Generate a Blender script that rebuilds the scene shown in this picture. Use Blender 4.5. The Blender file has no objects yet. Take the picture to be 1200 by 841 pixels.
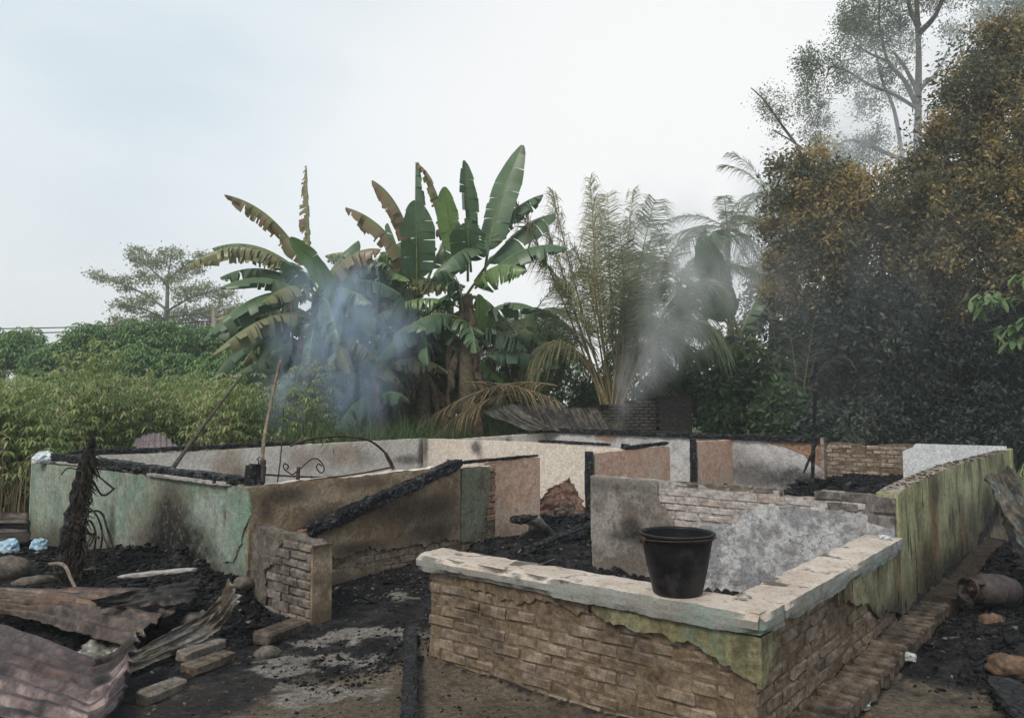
import bpy, bmesh, math, random
import numpy as np
from mathutils import Vector, Matrix, noise

random.seed(7)
RNG = np.random.default_rng(7)
sc = bpy.context.scene
COL = sc.collection

# ------------------------------------------------------------------ camera, sky, sun, exposure
FPX, CXP, CYP, EYE, HOR = 866.0, 600.0, 420.5, 1.55, 483.0
PITCH = math.atan((HOR - CYP) / FPX)
cam_d = bpy.data.cameras.new('camera')
cam_d.sensor_width = 36.0
cam_d.lens = 36.0 * FPX / 1200.0
cam_d.clip_start = 0.05
cam_d.clip_end = 2000.0
cam = bpy.data.objects.new('camera', cam_d)
COL.objects.link(cam)
cam.location = (0, 0, EYE)
cam.rotation_euler = (math.radians(90) + PITCH, 0, 0)
sc.camera = cam

SUN_EL, SUN_AZ = math.radians(48), math.radians(212)      # azimuth clockwise from +Y
SUN_DIR = Vector((math.sin(SUN_AZ) * math.cos(SUN_EL), math.cos(SUN_AZ) * math.cos(SUN_EL), math.sin(SUN_EL)))
world = bpy.data.worlds.new('World')
sc.world = world
world.use_nodes = True
wn, wl = world.node_tree.nodes, world.node_tree.links
wn.clear()
w_out = wn.new('ShaderNodeOutputWorld')
w_bg = wn.new('ShaderNodeBackground')
w_bg.inputs['Strength'].default_value = 0.1
sky = wn.new('ShaderNodeTexSky')
sky.sky_type = 'NISHITA'
sky.sun_disc = False
sky.sun_elevation = SUN_EL
sky.sun_rotation = SUN_AZ
sky.dust_density = 3.0
tc = wn.new('ShaderNodeTexCoord')
dot = wn.new('ShaderNodeVectorMath'); dot.operation = 'DOT_PRODUCT'
GLOW = Vector((0.21, 0.93, 0.30)).normalized()
dot.inputs[1].default_value = GLOW
wl.new(tc.outputs['Generated'], dot.inputs[0])
glow = wn.new('ShaderNodeMapRange')
glow.inputs['From Min'].default_value = 0.84
glow.inputs['From Max'].default_value = 1.0
glow.interpolation_type = 'SMOOTHSTEP'
wl.new(dot.outputs['Value'], glow.inputs['Value'])
wno = wn.new('ShaderNodeTexNoise')
wno.inputs['Scale'].default_value = 1.7
wno.inputs['Detail'].default_value = 5.0
mpv = wn.new('ShaderNodeMapping'); mpv.inputs['Scale'].default_value = (1, 1, 2.2)
wl.new(tc.outputs['Generated'], mpv.inputs['Vector'])
wl.new(mpv.outputs['Vector'], wno.inputs['Vector'])
crmp = wn.new('ShaderNodeValToRGB')
crmp.color_ramp.elements[0].position = 0.35; crmp.color_ramp.elements[0].color = (0.475, 0.555, 0.605, 1)
crmp.color_ramp.elements[1].position = 0.68; crmp.color_ramp.elements[1].color = (0.655, 0.70, 0.72, 1)
wl.new(wno.outputs['Fac'], crmp.inputs['Fac'])
gm = wn.new('ShaderNodeMix'); gm.data_type = 'RGBA'
gm.inputs[7].default_value = (0.78, 0.772, 0.755, 1)
wl.new(glow.outputs['Result'], gm.inputs[0]); wl.new(crmp.outputs['Color'], gm.inputs[6])
hsep = wn.new('ShaderNodeSeparateXYZ'); wl.new(tc.outputs['Generated'], hsep.inputs[0])
hmr = wn.new('ShaderNodeMapRange'); hmr.interpolation_type = 'SMOOTHSTEP'
hmr.inputs['From Min'].default_value = 0.34; hmr.inputs['From Max'].default_value = 0.0
wl.new(hsep.outputs[2], hmr.inputs['Value'])
hm = wn.new('ShaderNodeMix'); hm.data_type = 'RGBA'; hm.inputs[7].default_value = (0.71, 0.695, 0.67, 1)
hmf = wn.new('ShaderNodeMath'); hmf.operation = 'MULTIPLY'; hmf.inputs[1].default_value = 0.8; wl.new(hmr.outputs[0], hmf.inputs[0])
wl.new(hmf.outputs[0], hm.inputs[0]); wl.new(crmp.outputs['Color'], hm.inputs[6]); wl.new(hm.outputs[2], gm.inputs[6])
scl = wn.new('ShaderNodeVectorMath'); scl.operation = 'SCALE'
scl.inputs['Scale'].default_value = 10.0
wl.new(gm.outputs[2], scl.inputs[0])
fm = wn.new('ShaderNodeMix'); fm.data_type = 'RGBA'
fm.inputs[0].default_value = 0.88                        # cloud veil over the clear sky
wl.new(sky.outputs['Color'], fm.inputs[6]); wl.new(scl.outputs['Vector'], fm.inputs[7])
wl.new(fm.outputs[2], w_bg.inputs['Color'])
wl.new(w_bg.outputs['Background'], w_out.inputs['Surface'])

sun_d = bpy.data.lights.new('sun', 'SUN')
sun_d.energy = 1.5
sun_d.angle = math.radians(16)
sun_d.color = (1.0, 0.92, 0.80)
sun = bpy.data.objects.new('sun', sun_d)
COL.objects.link(sun)
sun.rotation_euler = SUN_DIR.to_track_quat('Z', 'Y').to_euler()

sc.view_settings.view_transform = 'Standard'
sc.view_settings.look = 'None'
sc.view_settings.exposure = 0.5
sc.view_settings.gamma = 1.0
sc.render.engine = 'CYCLES'
sc.cycles.max_bounces = 5
sc.cycles.diffuse_bounces = 3
sc.cycles.volume_bounces = 2
sc.cycles.transmission_bounces = 3
sc.cycles.volume_step_rate = 1.0
sc.cycles.volume_max_steps = 128

# ------------------------------------------------------------------ placing helpers
def ray(x, y):
    a = (x - CXP) / FPX; b = -(y - CYP) / FPX
    return Vector((a, math.cos(PITCH) - b * math.sin(PITCH), math.sin(PITCH) + b * math.cos(PITCH)))
def at(x, y, Y):                       # point at distance Y seen at photo pixel x, y
    d = ray(x, y)
    return Vector((d.x, d.y, d.z)) * (Y / d.y) + Vector((0, 0, EYE))
def gz(x, y, z):                       # point at height z seen at photo pixel x, y
    d = ray(x, y); t = (z - EYE) / d.z
    return Vector((d.x * t, d.y * t, z))
TH = math.radians(39.7)
HU = Vector((math.sin(TH), math.cos(TH), 0)); HV = Vector((-math.cos(TH), math.sin(TH), 0))
_c = gz(893.8, 749, 0.56)
C0 = Vector((_c.x, _c.y, 0))
HROT = math.radians(90) - TH
def hw(u, v, z=0.0):
    return C0 + HU * u + HV * v + Vector((0, 0, z))
def uv_of(x, y):
    dx, dy = x - C0.x, y - C0.y
    return dx * HU.x + dy * HU.y, dx * HV.x + dy * HV.y
def onv(x, y, v):                      # point on the wall plane v seen at photo pixel x, y
    d = ray(x, y); k = C0.dot(HV) + v
    t = k / (d.x * HV.x + d.y * HV.y)
    return Vector((d.x * t, d.y * t, EYE + d.z * t))

# ------------------------------------------------------------------ object helpers
def props(o, label=None, cat=None, group=None, kind=None):
    if label: o['label'] = label
    if cat: o['category'] = cat
    if group: o['group'] = group
    if kind: o['kind'] = kind
    return o
def empty(name, loc=(0, 0, 0), rz=0.0, label=None, cat=None, group=None):
    o = bpy.data.objects.new(name, None)
    o.empty_display_size = 0.1
    COL.objects.link(o)
    o.location = loc; o.rotation_euler = (0, 0, rz)
    return props(o, label, cat, group)
def link(name, me, parent=None, loc=(0, 0, 0), rot=(0, 0, 0)):
    o = bpy.data.objects.new(name, me)
    COL.objects.link(o)
    o.location = loc; o.rotation_euler = rot
    if parent is not None: o.parent = parent
    return o
class MB:
    def __init__(s): s.v = []; s.f = []; s.m = []
    def add(s, vs, fs, mi=0):
        b = len(s.v); s.v += [tuple(p) for p in vs]
        s.f += [tuple(i + b for i in f) for f in fs]; s.m += [mi] * len(fs)
    def box(s, c, d, M=None, mi=0):
        M = M or Matrix.Identity(3); c = Vector(c)
        vs = [c + M @ Vector((sx * d[0] / 2, sy * d[1] / 2, sz * d[2] / 2)) for sx in (-1, 1) for sy in (-1, 1) for sz in (-1, 1)]
        s.add(vs, [(0, 1, 3, 2), (4, 6, 7, 5), (0, 4, 5, 1), (2, 3, 7, 6), (0, 2, 6, 4), (1, 5, 7, 3)], mi)
    def tube(s, pts, rad, n=6, mi=0, cap=True, jit=0.0):
        pts = [Vector(p) for p in pts]
        if not hasattr(rad, '__len__'): rad = [rad] * len(pts)
        b = len(s.v); ref = None
        for i, p in enumerate(pts):
            t = (pts[min(i + 1, len(pts) - 1)] - pts[max(i - 1, 0)]).normalized()
            if ref is None:
                ref = Vector((0, 0, 1)) if abs(t.z) < 0.9 else Vector((1, 0, 0))
            a = t.cross(ref).normalized(); c = a.cross(t).normalized(); ref = c
            for k in range(n):
                w = 2 * math.pi * k / n
                r = rad[i] * (1 + random.uniform(-jit, jit))
                s.v.append(tuple(p + (a * math.cos(w) + c * math.sin(w)) * r))
        for i in range(len(pts) - 1):
            for k in range(n):
                s.f.append((b + i * n + k, b + i * n + (k + 1) % n, b + (i + 1) * n + (k + 1) % n, b + (i + 1) * n + k)); s.m.append(mi)
        if cap:
            s.f.append(tuple(b + k for k in reversed(range(n)))); s.m.append(mi)
            e = b + (len(pts) - 1) * n
            s.f.append(tuple(e + k for k in range(n))); s.m.append(mi)
    def lathe(s, prof, n=32, mi=0, M=None):
        b = len(s.v)
        for (r, z) in prof:
            for k in range(n):
                w = 2 * math.pi * k / n
                p = Vector((r * math.cos(w), r * math.sin(w), z))
                s.v.append(tuple(M @ p if M else p))
        for i in range(len(prof) - 1):
            for k in range(n):
                s.f.append((b + i * n + k, b + i * n + (k + 1) % n, b + (i + 1) * n + (k + 1) % n, b + (i + 1) * n + k)); s.m.append(mi)
    def mesh(s, name, mats, smooth=False, org=None):
        me = bpy.data.meshes.new(name)
        vs = s.v if org is None else [(p[0] - org[0], p[1] - org[1], p[2] - org[2]) for p in s.v]
        me.from_pydata(vs, [], s.f)
        for m in (mats if isinstance(mats, (list, tuple)) else [mats]): me.materials.append(m)
        if max(s.m, default=0): me.polygons.foreach_set('material_index', s.m)
        if smooth: me.polygons.foreach_set('use_smooth', [True] * len(s.f))
        me.validate(); me.update()
        return me
    def build(s, name, mats, parent=None, loc=(0, 0, 0), smooth=False, org=None, rot=(0, 0, 0)):
        return link(name, s.mesh(name, mats, smooth, org), parent, loc, rot)
def fast_mesh(name, V, Q, mats, tint=None, mi=None, smooth=False):   # V (n,3), Q (m,k) arrays
    me = bpy.data.meshes.new(name)
    V = np.ascontiguousarray(V, dtype=np.float32); Q = np.ascontiguousarray(Q, dtype=np.int32)
    k = Q.shape[1]
    me.vertices.add(len(V)); me.vertices.foreach_set('co', V.ravel())
    me.loops.add(Q.size); me.loops.foreach_set('vertex_index', Q.ravel())
    me.polygons.add(len(Q)); me.polygons.foreach_set('loop_start', np.arange(0, Q.size, k, dtype=np.int32))
    for m in (mats if isinstance(mats, (list, tuple)) else [mats]): me.materials.append(m)
    if mi is not None: me.polygons.foreach_set('material_index', np.ascontiguousarray(mi, dtype=np.int32))
    me.update(calc_edges=True)
    if tint is not None:
        a = me.attributes.new('tint', 'FLOAT', 'FACE')
        a.data.foreach_set('value', np.ascontiguousarray(tint, dtype=np.float32))
    if smooth: me.polygons.foreach_set('use_smooth', np.ones(len(Q), dtype=bool))
    return me
def fbm(x, y, z=0.0, o=4):
    return noise.fractal(Vector((x, y, z)), 0.8, 2.0, o)

# ------------------------------------------------------------------ material helpers
class Mt:
    def __init__(s, name, rough=0.9, spec=0.25, metal=0.0):
        s.m = bpy.data.materials.new(name); s.m.use_nodes = True
        s.n = s.m.node_tree.nodes; s.l = s.m.node_tree.links
        s.b = next(x for x in s.n if x.type == 'BSDF_PRINCIPLED')
        s.out = next(x for x in s.n if x.type == 'OUTPUT_MATERIAL')
        s.b.inputs['Roughness'].default_value = rough
        s.b.inputs['Specular IOR Level'].default_value = spec
        s.b.inputs['Metallic'].default_value = metal
        s._o = None
    @property
    def obj(s):
        if s._o is None: s._o = s.n.new('ShaderNodeTexCoord').outputs['Object']
        return s._o
    def set(s, sock, val):
        if hasattr(val, 'is_output') or isinstance(val, bpy.types.NodeSocket): s.l.new(val, sock)
        elif isinstance(val, (tuple, list)) and len(val) == 3 and sock.type == 'RGBA': sock.default_value = (*val, 1)
        else: sock.default_value = val
    def mapv(s, scale=(1, 1, 1), loc=(0, 0, 0), vec=None):
        n = s.n.new('ShaderNodeMapping'); n.inputs['Scale'].default_value = scale; n.inputs['Location'].default_value = loc
        s.l.new(vec or s.obj, n.inputs['Vector']); return n.outputs['Vector']
    def noise(s, scale=5, detail=6, rough=0.6, vec=None, dist=0.0):
        n = s.n.new('ShaderNodeTexNoise'); n.inputs['Scale'].default_value = scale; n.inputs['Detail'].default_value = detail
        n.inputs['Roughness'].default_value = rough; n.inputs['Distortion'].default_value = dist
        s.l.new(vec or s.obj, n.inputs['Vector']); return n.outputs['Fac']
    def voro(s, scale=5, vec=None, feature='F1', out='Distance'):
        n = s.n.new('ShaderNodeTexVoronoi'); n.feature = feature; n.inputs['Scale'].default_value = scale
        s.l.new(vec or s.obj, n.inputs['Vector']); return n.outputs[out]
    def ramp(s, fac, stops):
        n = s.n.new('ShaderNodeValToRGB'); e = n.color_ramp.elements
        while len(e) < len(stops): e.new(0.5)
        for i, (p, c) in enumerate(stops):
            e[i].position = p; e[i].color = (c, c, c, 1) if not isinstance(c, (tuple, list)) else (*c, 1)
        s.l.new(fac, n.inputs['Fac']); return n.outputs['Color']
    def mr(s, v, a, b, c=0.0, d=1.0, smooth=True):
        n = s.n.new('ShaderNodeMapRange'); n.interpolation_type = 'SMOOTHSTEP' if smooth else 'LINEAR'
        for k, x in zip(('From Min', 'From Max', 'To Min', 'To Max'), (a, b, c, d)): n.inputs[k].default_value = x
        s.set(n.inputs['Value'], v); return n.outputs['Result']
    def math(s, op, a, b=0.0):
        n = s.n.new('ShaderNodeMath'); n.operation = op; n.use_clamp = op in ('ADD', 'MULTIPLY', 'MAXIMUM')
        s.set(n.inputs[0], a); s.set(n.inputs[1], b); return n.outputs[0]
    def mix(s, fac, a, b, mode='MIX'):
        n = s.n.new('ShaderNodeMix'); n.data_type = 'RGBA'; n.blend_type = mode
        s.set(n.inputs[0], fac); s.set(n.inputs[6], a); s.set(n.inputs[7], b); return n.outputs[2]
    def sep(s, vec=None):
        n = s.n.new('ShaderNodeSeparateXYZ'); s.l.new(vec or s.obj, n.inputs[0]); return n.outputs
    def attr(s, name):
        n = s.n.new('ShaderNodeAttribute'); n.attribute_name = name; return n.outputs['Fac']
    def rnd(s): return s.n.new('ShaderNodeObjectInfo').outputs['Random']
    def spot(s, x, z, rx, rz, warp=None):
        """soft stain round the wall point x, z; its edge broken up by noise"""
        n = s.mapv((1 / rx, 0.0, 1 / rz), (-x / rx, 0, -z / rz))
        L = s.n.new('ShaderNodeVectorMath'); L.operation = 'LENGTH'; s.l.new(n, L.inputs[0])
        d = L.outputs['Value']
        if warp is not None: d = s.math2('ADD', d, s.math2('MULTIPLY', s.math2('SUBTRACT', warp, 0.5), 1.5))
        return s.mr(d, 1.15, 0.2)
    def math2(s, op, a, b=0.0):
        n = s.n.new('ShaderNodeMath'); n.operation = op
        s.set(n.inputs[0], a); s.set(n.inputs[1], b); return n.outputs[0]
    def bump(s, h, strength=0.5, dist=0.01, prev=None):
        n = s.n.new('ShaderNodeBump'); n.inputs['Strength'].default_value = strength; n.inputs['Distance'].default_value = dist
        s.l.new(h, n.inputs['Height'])
        if prev is not None: s.l.new(prev, n.inputs['Normal'])
        return n.outputs['Normal']
    def fin(s, col, normal=None, rough=None, grain=0.5, gs=24):
        if grain:
            g = s.noise(gs, 9, 0.78, s.mapv((1, 1, 1), (3.1, 1.7, 5.3)))
            col = s.mix(1.0, col, s.mr(g, 0.38, 0.62, 1 - grain, 1 + grain * 0.55, False), 'MULTIPLY')
        s.set(s.b.inputs['Base Color'], col)
        if normal is not None: s.l.new(normal, s.b.inputs['Normal'])
        if rough is not None: s.set(s.b.inputs['Roughness'], rough)
        return s.m
SOOT = (0.014, 0.013, 0.013)
def plaster(name, c1, c2, grime=(0.10, 0.075, 0.055), grime_amt=0.35, spots=(), rust_col=(0.24, 0.125, 0.06), foot=0.0, foot_col=(0.05, 0.042, 0.036),
            streak=0.0, speck=0.0, blot=None, rust=(), cracks=0.0, seed=0.0):
    """old painted plaster: two paint tones, grime clouds, soot stains, run marks, damp foot, cracks"""
    k = Mt(name, 0.92, 0.2)
    v = k.mapv((1, 1, 1), (seed, seed * 0.7, seed * 1.3))
    n1 = k.noise(1.6, 8, 0.62, v); n2 = k.noise(7, 8, 0.65, v); n3 = k.noise(38, 5, 0.7, v)
    col = k.mix(k.mr(n1, 0.42, 0.58), c1, c2)
    col = k.mix(k.math('MULTIPLY', k.mr(n2, 0.47, 0.62), grime_amt), col, grime)
    if blot: col = k.mix(k.mr(k.noise(3.1, 7, 0.6, k.mapv((1, 1, 1), (seed + 4, 2, 1))), 0.51, 0.57, 0, blot[1]), col, blot[0])
    for (x, z, rx, rz) in rust:
        col = k.mix(k.math('MULTIPLY', k.spot(x, z, rx, rz, n1), 0.75), col, rust_col)
    if foot:
        z = k.sep()[2]
        f = k.mr(k.math2('ADD', z, k.math2('MULTIPLY', k.math2('SUBTRACT', n1, 0.5), 0.5)), foot, foot * 0.15)
        col = k.mix(k.math('MULTIPLY', f, 0.85), col, foot_col)
    if streak:
        sv = k.mapv((15, 15, 2.3), (seed, 0, 0)); s1 = k.noise(1.0, 1, 0.4, sv)
        sv2 = k.mapv((6.0, 6.0, 0.8), (seed + 3, 0, 0)); s2 = k.noise(1.0, 3, 0.55, sv2)
        st = k.mr(s1, 0.59, 0.66)
        zone = k.noise(1.0, 4, 0.6, k.mapv((1.9, 1.9, 1.3), (seed + 9, 0, 4)))
        col = k.mix(k.math('MULTIPLY', k.mr(k.math2('ADD', k.math2('MULTIPLY', zone, 0.9), k.math2('MULTIPLY', s2, 0.1)), 0.47, 0.60), 0.7 * streak), col, (0.10, 0.078, 0.05))
        st = k.math('MULTIPLY', st, k.mr(k.noise(1.0, 5, 0.6, k.mapv((2.6, 2.6, 2.2), (seed + 2, 0, 1))), 0.44, 0.54))
        col = k.mix(k.math('MULTIPLY', st, 0.95 * streak), col, (0.015, 0.015, 0.012))
    for (x, z, rx, rz, a) in spots:
        col = k.mix(k.math('MULTIPLY', k.spot(x, z, rx, rz, n2), a), col, SOOT)
    if speck: col = k.mix(k.math('MULTIPLY', k.mr(k.noise(55, 3, 0.5, v), 0.62, 0.70), speck), col, (0.05, 0.048, 0.045))
    col = k.mix(k.math('MULTIPLY', k.mr(k.noise(19, 8, 0.75, v), 0.52, 0.61), grime_amt * 0.8), col, grime)
    h = k.math2('ADD', k.math2('MULTIPLY', n2, 0.6), k.math2('MULTIPLY', n3, 0.4))
    if cracks:
        dn = k.n.new('ShaderNodeTexNoise'); dn.inputs['Scale'].default_value = 6; dn.inputs['Detail'].default_value = 5; k.l.new(v, dn.inputs['Vector'])
        av = k.n.new('ShaderNodeVectorMath'); av.operation = 'MULTIPLY_ADD'; av.inputs[1].default_value = (0.28, 0.28, 0.28)
        k.l.new(dn.outputs['Color'], av.inputs[0]); k.l.new(v, av.inputs[2])
        cv = k.voro(7.5, av.outputs[0], 'DISTANCE_TO_EDGE')
        cr = k.math('MULTIPLY', k.mr(cv, 0.022, 0.0), k.mr(n1, 0.47, 0.62))
        col = k.mix(k.math('MULTIPLY', cr, cracks), col, (0.05, 0.045, 0.042))
    return k.fin(col, k.bump(h, 0.9, 0.018), grain=0.34, gs=32)
def bricky(name, c1, c2, c3, dirt, dirt_amt=0.6, lime=0.0, soot=0.0, smear=0.0, dirt2=(0.17, 0.128, 0.085)):
    """old fired brick; the tone changes from brick to brick by the object's random number"""
    k = Mt(name, 0.95, 0.15)
    wp = k.n.new('ShaderNodeNewGeometry').outputs['Position']
    r = k.rnd(); n2 = k.noise(9, 8, 0.7, wp); n3 = k.noise(60, 5, 0.7, wp); n1 = k.noise(2.2, 5, 0.6, wp)
    col = k.ramp(r, [(0.0, c1), (0.5, c2), (1.0, c3)])
    col = k.mix(k.math('MULTIPLY', k.mr(n2, 0.40, 0.66), dirt_amt), col, dirt)
    col = k.mix(k.math('MULTIPLY', k.mr(k.noise(3.3, 7, 0.65, wp), 0.44, 0.62), smear), col, dirt2)
    if lime: col = k.mix(k.math('MULTIPLY', k.mr(n2, 0.62, 0.42), lime), col, (0.50, 0.48, 0.47))
    if soot: col = k.mix(k.math('MULTIPLY', k.mr(n1, 0.48, 0.66), soot), col, SOOT)
    h = k.math2('ADD', k.math2('MULTIPLY', n2, 0.5), k.math2('MULTIPLY', n3, 0.5))
    return k.fin(col, k.bump(h, 0.9, 0.012))
def char_mat(name, base=(0.011, 0.011, 0.012), ash=(0.12, 0.12, 0.125), ash_highlight_amt=0.35, sc_=1.0):
    k = Mt(name, 0.66, 0.3)
    v = k.obj
    vo = k.voro(28 * sc_, v, 'DISTANCE_TO_EDGE'); n = k.noise(18 * sc_, 6, 0.7, v); n1 = k.noise(5 * sc_, 5, 0.6, v)
    col = k.mix(k.math('MULTIPLY', k.mr(k.math2('ADD', n, k.math2('MULTIPLY', n1, 0.4)), 0.68, 0.86), ash_highlight_amt), base, ash)  # grey patches serve as ash and as painted highlights on the char
    h = k.math2('ADD', k.mr(vo, 0.0, 0.12), k.math2('MULTIPLY', n, 0.6))
    return k.fin(col, k.bump(h, 1.0, 0.02))
def leaf_mat(name, stops, rough=0.55, spec=0.3, trans=0.3, attr='tint', mottled=0.0, scale=6):
    k = Mt(name, rough, spec)
    col = k.ramp(k.attr(attr), stops)
    if mottled: col = k.mix(k.math('MULTIPLY', k.mr(k.noise(scale, 5, 0.6), 0.5, 0.75), mottled), col, (0.17, 0.13, 0.07))
    k.set(k.b.inputs['Base Color'], col)
    if trans:
        t = k.n.new('ShaderNodeBsdfTranslucent'); k.l.new(col, t.inputs['Color'])
        mx = k.n.new('ShaderNodeMixShader'); mx.inputs[0].default_value = trans
        k.l.new(k.b.outputs[0], mx.inputs[1]); k.l.new(t.outputs[0], mx.inputs[2]); k.l.new(mx.outputs[0], k.out.inputs['Surface'])
    return k.m
def flat_mat(name, col, rough=0.8, spec=0.3, metal=0.0, var=0.3, scale=12, bump=0.3, col2=None):
    k = Mt(name, rough, spec, metal)
    n = k.noise(scale, 6, 0.65)
    c2 = col2 or tuple(x * (1 - var) for x in col)
    return k.fin(k.mix(k.mr(n, 0.4, 0.65), col, c2), k.bump(k.noise(scale * 3, 5, 0.7), bump, 0.006))

# ------------------------------------------------------------------ materials
M = {}
M['teal'] = plaster('teal_plaster', (0.185, 0.275, 0.215), (0.29, 0.355, 0.285), (0.20, 0.18, 0.14), 0.7, rust_col=(0.115, 0.08, 0.058), foot=0.42, foot_col=(0.13, 0.115, 0.09), streak=0.22,
    spots=[(3.75, 0.36, 0.85, 0.36, 1.0), (3.6, 0.6, 0.35, 0.3, 0.8), (2.35, 0.35, 0.13, 0.34, 0.75), (4.55, 0.70, 0.05, 0.06, 0.7), (4.3, 0.2, 0.6, 0.25, 0.6), (1.2, 0.1, 1.0, 0.25, 0.6)],
    rust=[(3.55, 0.6, 0.5, 0.45), (3.1, 0.3, 0.5, 0.4)], blot=((0.32, 0.36, 0.33), 0.7), speck=0.3, seed=1.0)
M['brown'] = plaster('brown_plaster', (0.285, 0.20, 0.125), (0.38, 0.285, 0.195), (0.15, 0.105, 0.066), 0.75, foot=0.3, foot_col=(0.12, 0.085, 0.055),
    spots=[(1.8, 0.60, 0.85, 0.22, 0.75), (2.2, 0.45, 0.4, 0.4, 0.45), (0.75, 0.62, 0.4, 0.16, 0.8), (0.3, 0.86, 0.35, 0.10, 0.75), (0.15, 0.75, 0.1, 0.12, 0.6), (2.0, 0.35, 0.5, 0.14, 0.7), (1.1, 0.32, 0.5, 0.1, 0.7), (1.2, 0.9, 0.4, 0.07, 0.5)], blot=((0.36, 0.30, 0.23), 0.5), cracks=0.8, seed=2.0)
M['olive'] = plaster('olive_plaster', (0.15, 0.165, 0.115), (0.21, 0.215, 0.165), (0.11, 0.085, 0.06), 0.8, foot=0.3, spots=[(2.9, 0.3, 0.2, 0.4, 0.5)], seed=3.0)
M['grey'] = plaster('grey_plaster', (0.22, 0.20, 0.18), (0.31, 0.285, 0.26), (0.12, 0.10, 0.085), 0.7, blot=((0.15, 0.125, 0.105), 0.8),
    spots=[(0.42, 0.50, 0.14, 0.16, 0.75), (0.56, 0.42, 0.15, 0.1, 0.9), (0.3, 0.42, 0.2, 0.06, 0.5), (0.25, 0.88, 0.5, 0.07, 0.45), (0.6, 0.82, 0.14, 0.12, 0.35)], seed=4.0)
M['whitewash'] = plaster('whitewash_plaster', (0.38, 0.38, 0.395), (0.54, 0.54, 0.555), (0.20, 0.195, 0.20), 0.8, speck=0.5, cracks=0.75, blot=((0.27, 0.27, 0.285), 0.85), seed=5.0)
M['white_burnt'] = plaster('burnt_white_plaster', (0.50, 0.49, 0.49), (0.62, 0.61, 0.61), (0.3, 0.28, 0.27), 0.5, speck=0.3,
    spots=[(4.6, 0.45, 1.0, 0.35, 0.75), (5.3, 0.45, 0.6, 0.25, 0.8), (4.3, 0.75, 0.5, 0.3, 0.35), (2.4, 0.8, 0.4, 0.3, 0.3)], rust=[(1.5, 1.05, 0.4, 0.12)], seed=6.0)
M['white_clean'] = plaster('speckled_white_plaster', (0.60, 0.62, 0.65), (0.68, 0.70, 0.72), (0.46, 0.47, 0.49), 0.4, speck=0.45, seed=7.0)
M['cream'] = plaster('cream_plaster', rust_col=(0.40, 0.285, 0.20), c1=(0.70, 0.64, 0.575), c2=(0.78, 0.73, 0.67), grime=(0.50, 0.41, 0.33), grime_amt=0.22, speck=0.1,
    rust=[(2.55, 0.7, 0.35, 0.4), (4.65, 0.85, 0.5, 0.3), (3.9, 0.75, 0.4, 0.25), (2.7, 0.35, 0.3, 0.4)],
    spots=[(6.45, 0.8, 0.13, 0.5, 0.8), (6.1, 0.68, 0.5, 0.12, 0.7), (2.75, 0.55, 0.2, 0.25, 0.3), (5.1, 0.75, 0.3, 0.2, 0.25)], seed=8.0)
M['cream2'] = plaster('cream_plaster_inner', (0.70, 0.62, 0.535), (0.76, 0.69, 0.61), (0.50, 0.39, 0.30), 0.22, speck=0.3,
    spots=[(0.06, 0.9, 0.1, 0.5, 0.7), (1.35, 0.93, 0.2, 0.16, 0.8), (1.45, 0.8, 0.12, 0.3, 0.35)], seed=9.0)
M['pink'] = plaster('pink_plaster', (0.60, 0.38, 0.275), (0.68, 0.47, 0.36), (0.40, 0.24, 0.17), 0.5, blot=((0.62, 0.49, 0.40), 0.6), speck=0.15, seed=10.0)
M['green'] = plaster('green_plaster', (0.36, 0.365, 0.20), (0.45, 0.45, 0.28), (0.22, 0.19, 0.10), 0.5, foot=0.55, foot_col=(0.055, 0.045, 0.033), streak=1.0,
    rust=[(1.3, 0.6, 0.3, 0.55), (1.0, 0.25, 0.6, 0.35), (2.7, 0.4, 0.4, 0.35)],
    spots=[(0.95, 0.25, 0.35, 0.42, 0.75), (3.2, 0.45, 0.6, 0.3, 0.75), (4.4, 0.4, 0.9, 0.42, 0.9), (5.6, 0.7, 0.4, 0.4, 0.6), (2.0, 0.12, 1.3, 0.22, 0.8), (1.45, 0.9, 0.3, 0.16, 0.55), (0.28, 0.62, 0.06, 0.16, 0.8), (5.9, 0.5, 1, 0.5, 0.5)], seed=11.0)
M['green_bit'] = plaster('green_plaster_remnant', (0.215, 0.205, 0.105), (0.27, 0.26, 0.15), (0.11, 0.092, 0.058), 0.9, blot=((0.17, 0.235, 0.165), 0.6), speck=0.3, streak=0.35, seed=12.0)
M['brick'] = bricky('mud_stained_brick', (0.215, 0.148, 0.094), (0.275, 0.20, 0.135), (0.19, 0.128, 0.081), (0.125, 0.09, 0.06), 0.7, lime=0.14, soot=0.45, smear=0.75, dirt2=(0.19, 0.142, 0.096))
M['brick_grey'] = bricky('ash_grey_brick', (0.18, 0.15, 0.12), (0.22, 0.185, 0.15), (0.20, 0.16, 0.125), (0.13, 0.108, 0.09), 0.7, lime=0.12, soot=0.6, smear=0.5, dirt2=(0.14, 0.12, 0.10))
M['brick_sooty'] = bricky('sooty_block', (0.13, 0.115, 0.105), (0.16, 0.14, 0.13), (0.14, 0.12, 0.11), (0.08, 0.07, 0.065), 0.8, lime=0.15, soot=0.5)
M['brick_tan'] = bricky('bare_tan_brick', (0.30, 0.235, 0.18), (0.36, 0.28, 0.215), (0.27, 0.20, 0.155), (0.17, 0.13, 0.10), 0.7, lime=0.15, soot=0.3)
M['brick_black'] = bricky('smoke_black_brick', (0.05, 0.046, 0.044), (0.075, 0.066, 0.06), (0.06, 0.052, 0.048), (0.03, 0.028, 0.027), 0.8, soot=0.5)
M['brick_white'] = bricky('limewashed_brick', (0.38, 0.32, 0.285), (0.47, 0.42, 0.39), (0.34, 0.24, 0.19), (0.30, 0.25, 0.22), 0.5, lime=0.5)
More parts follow.
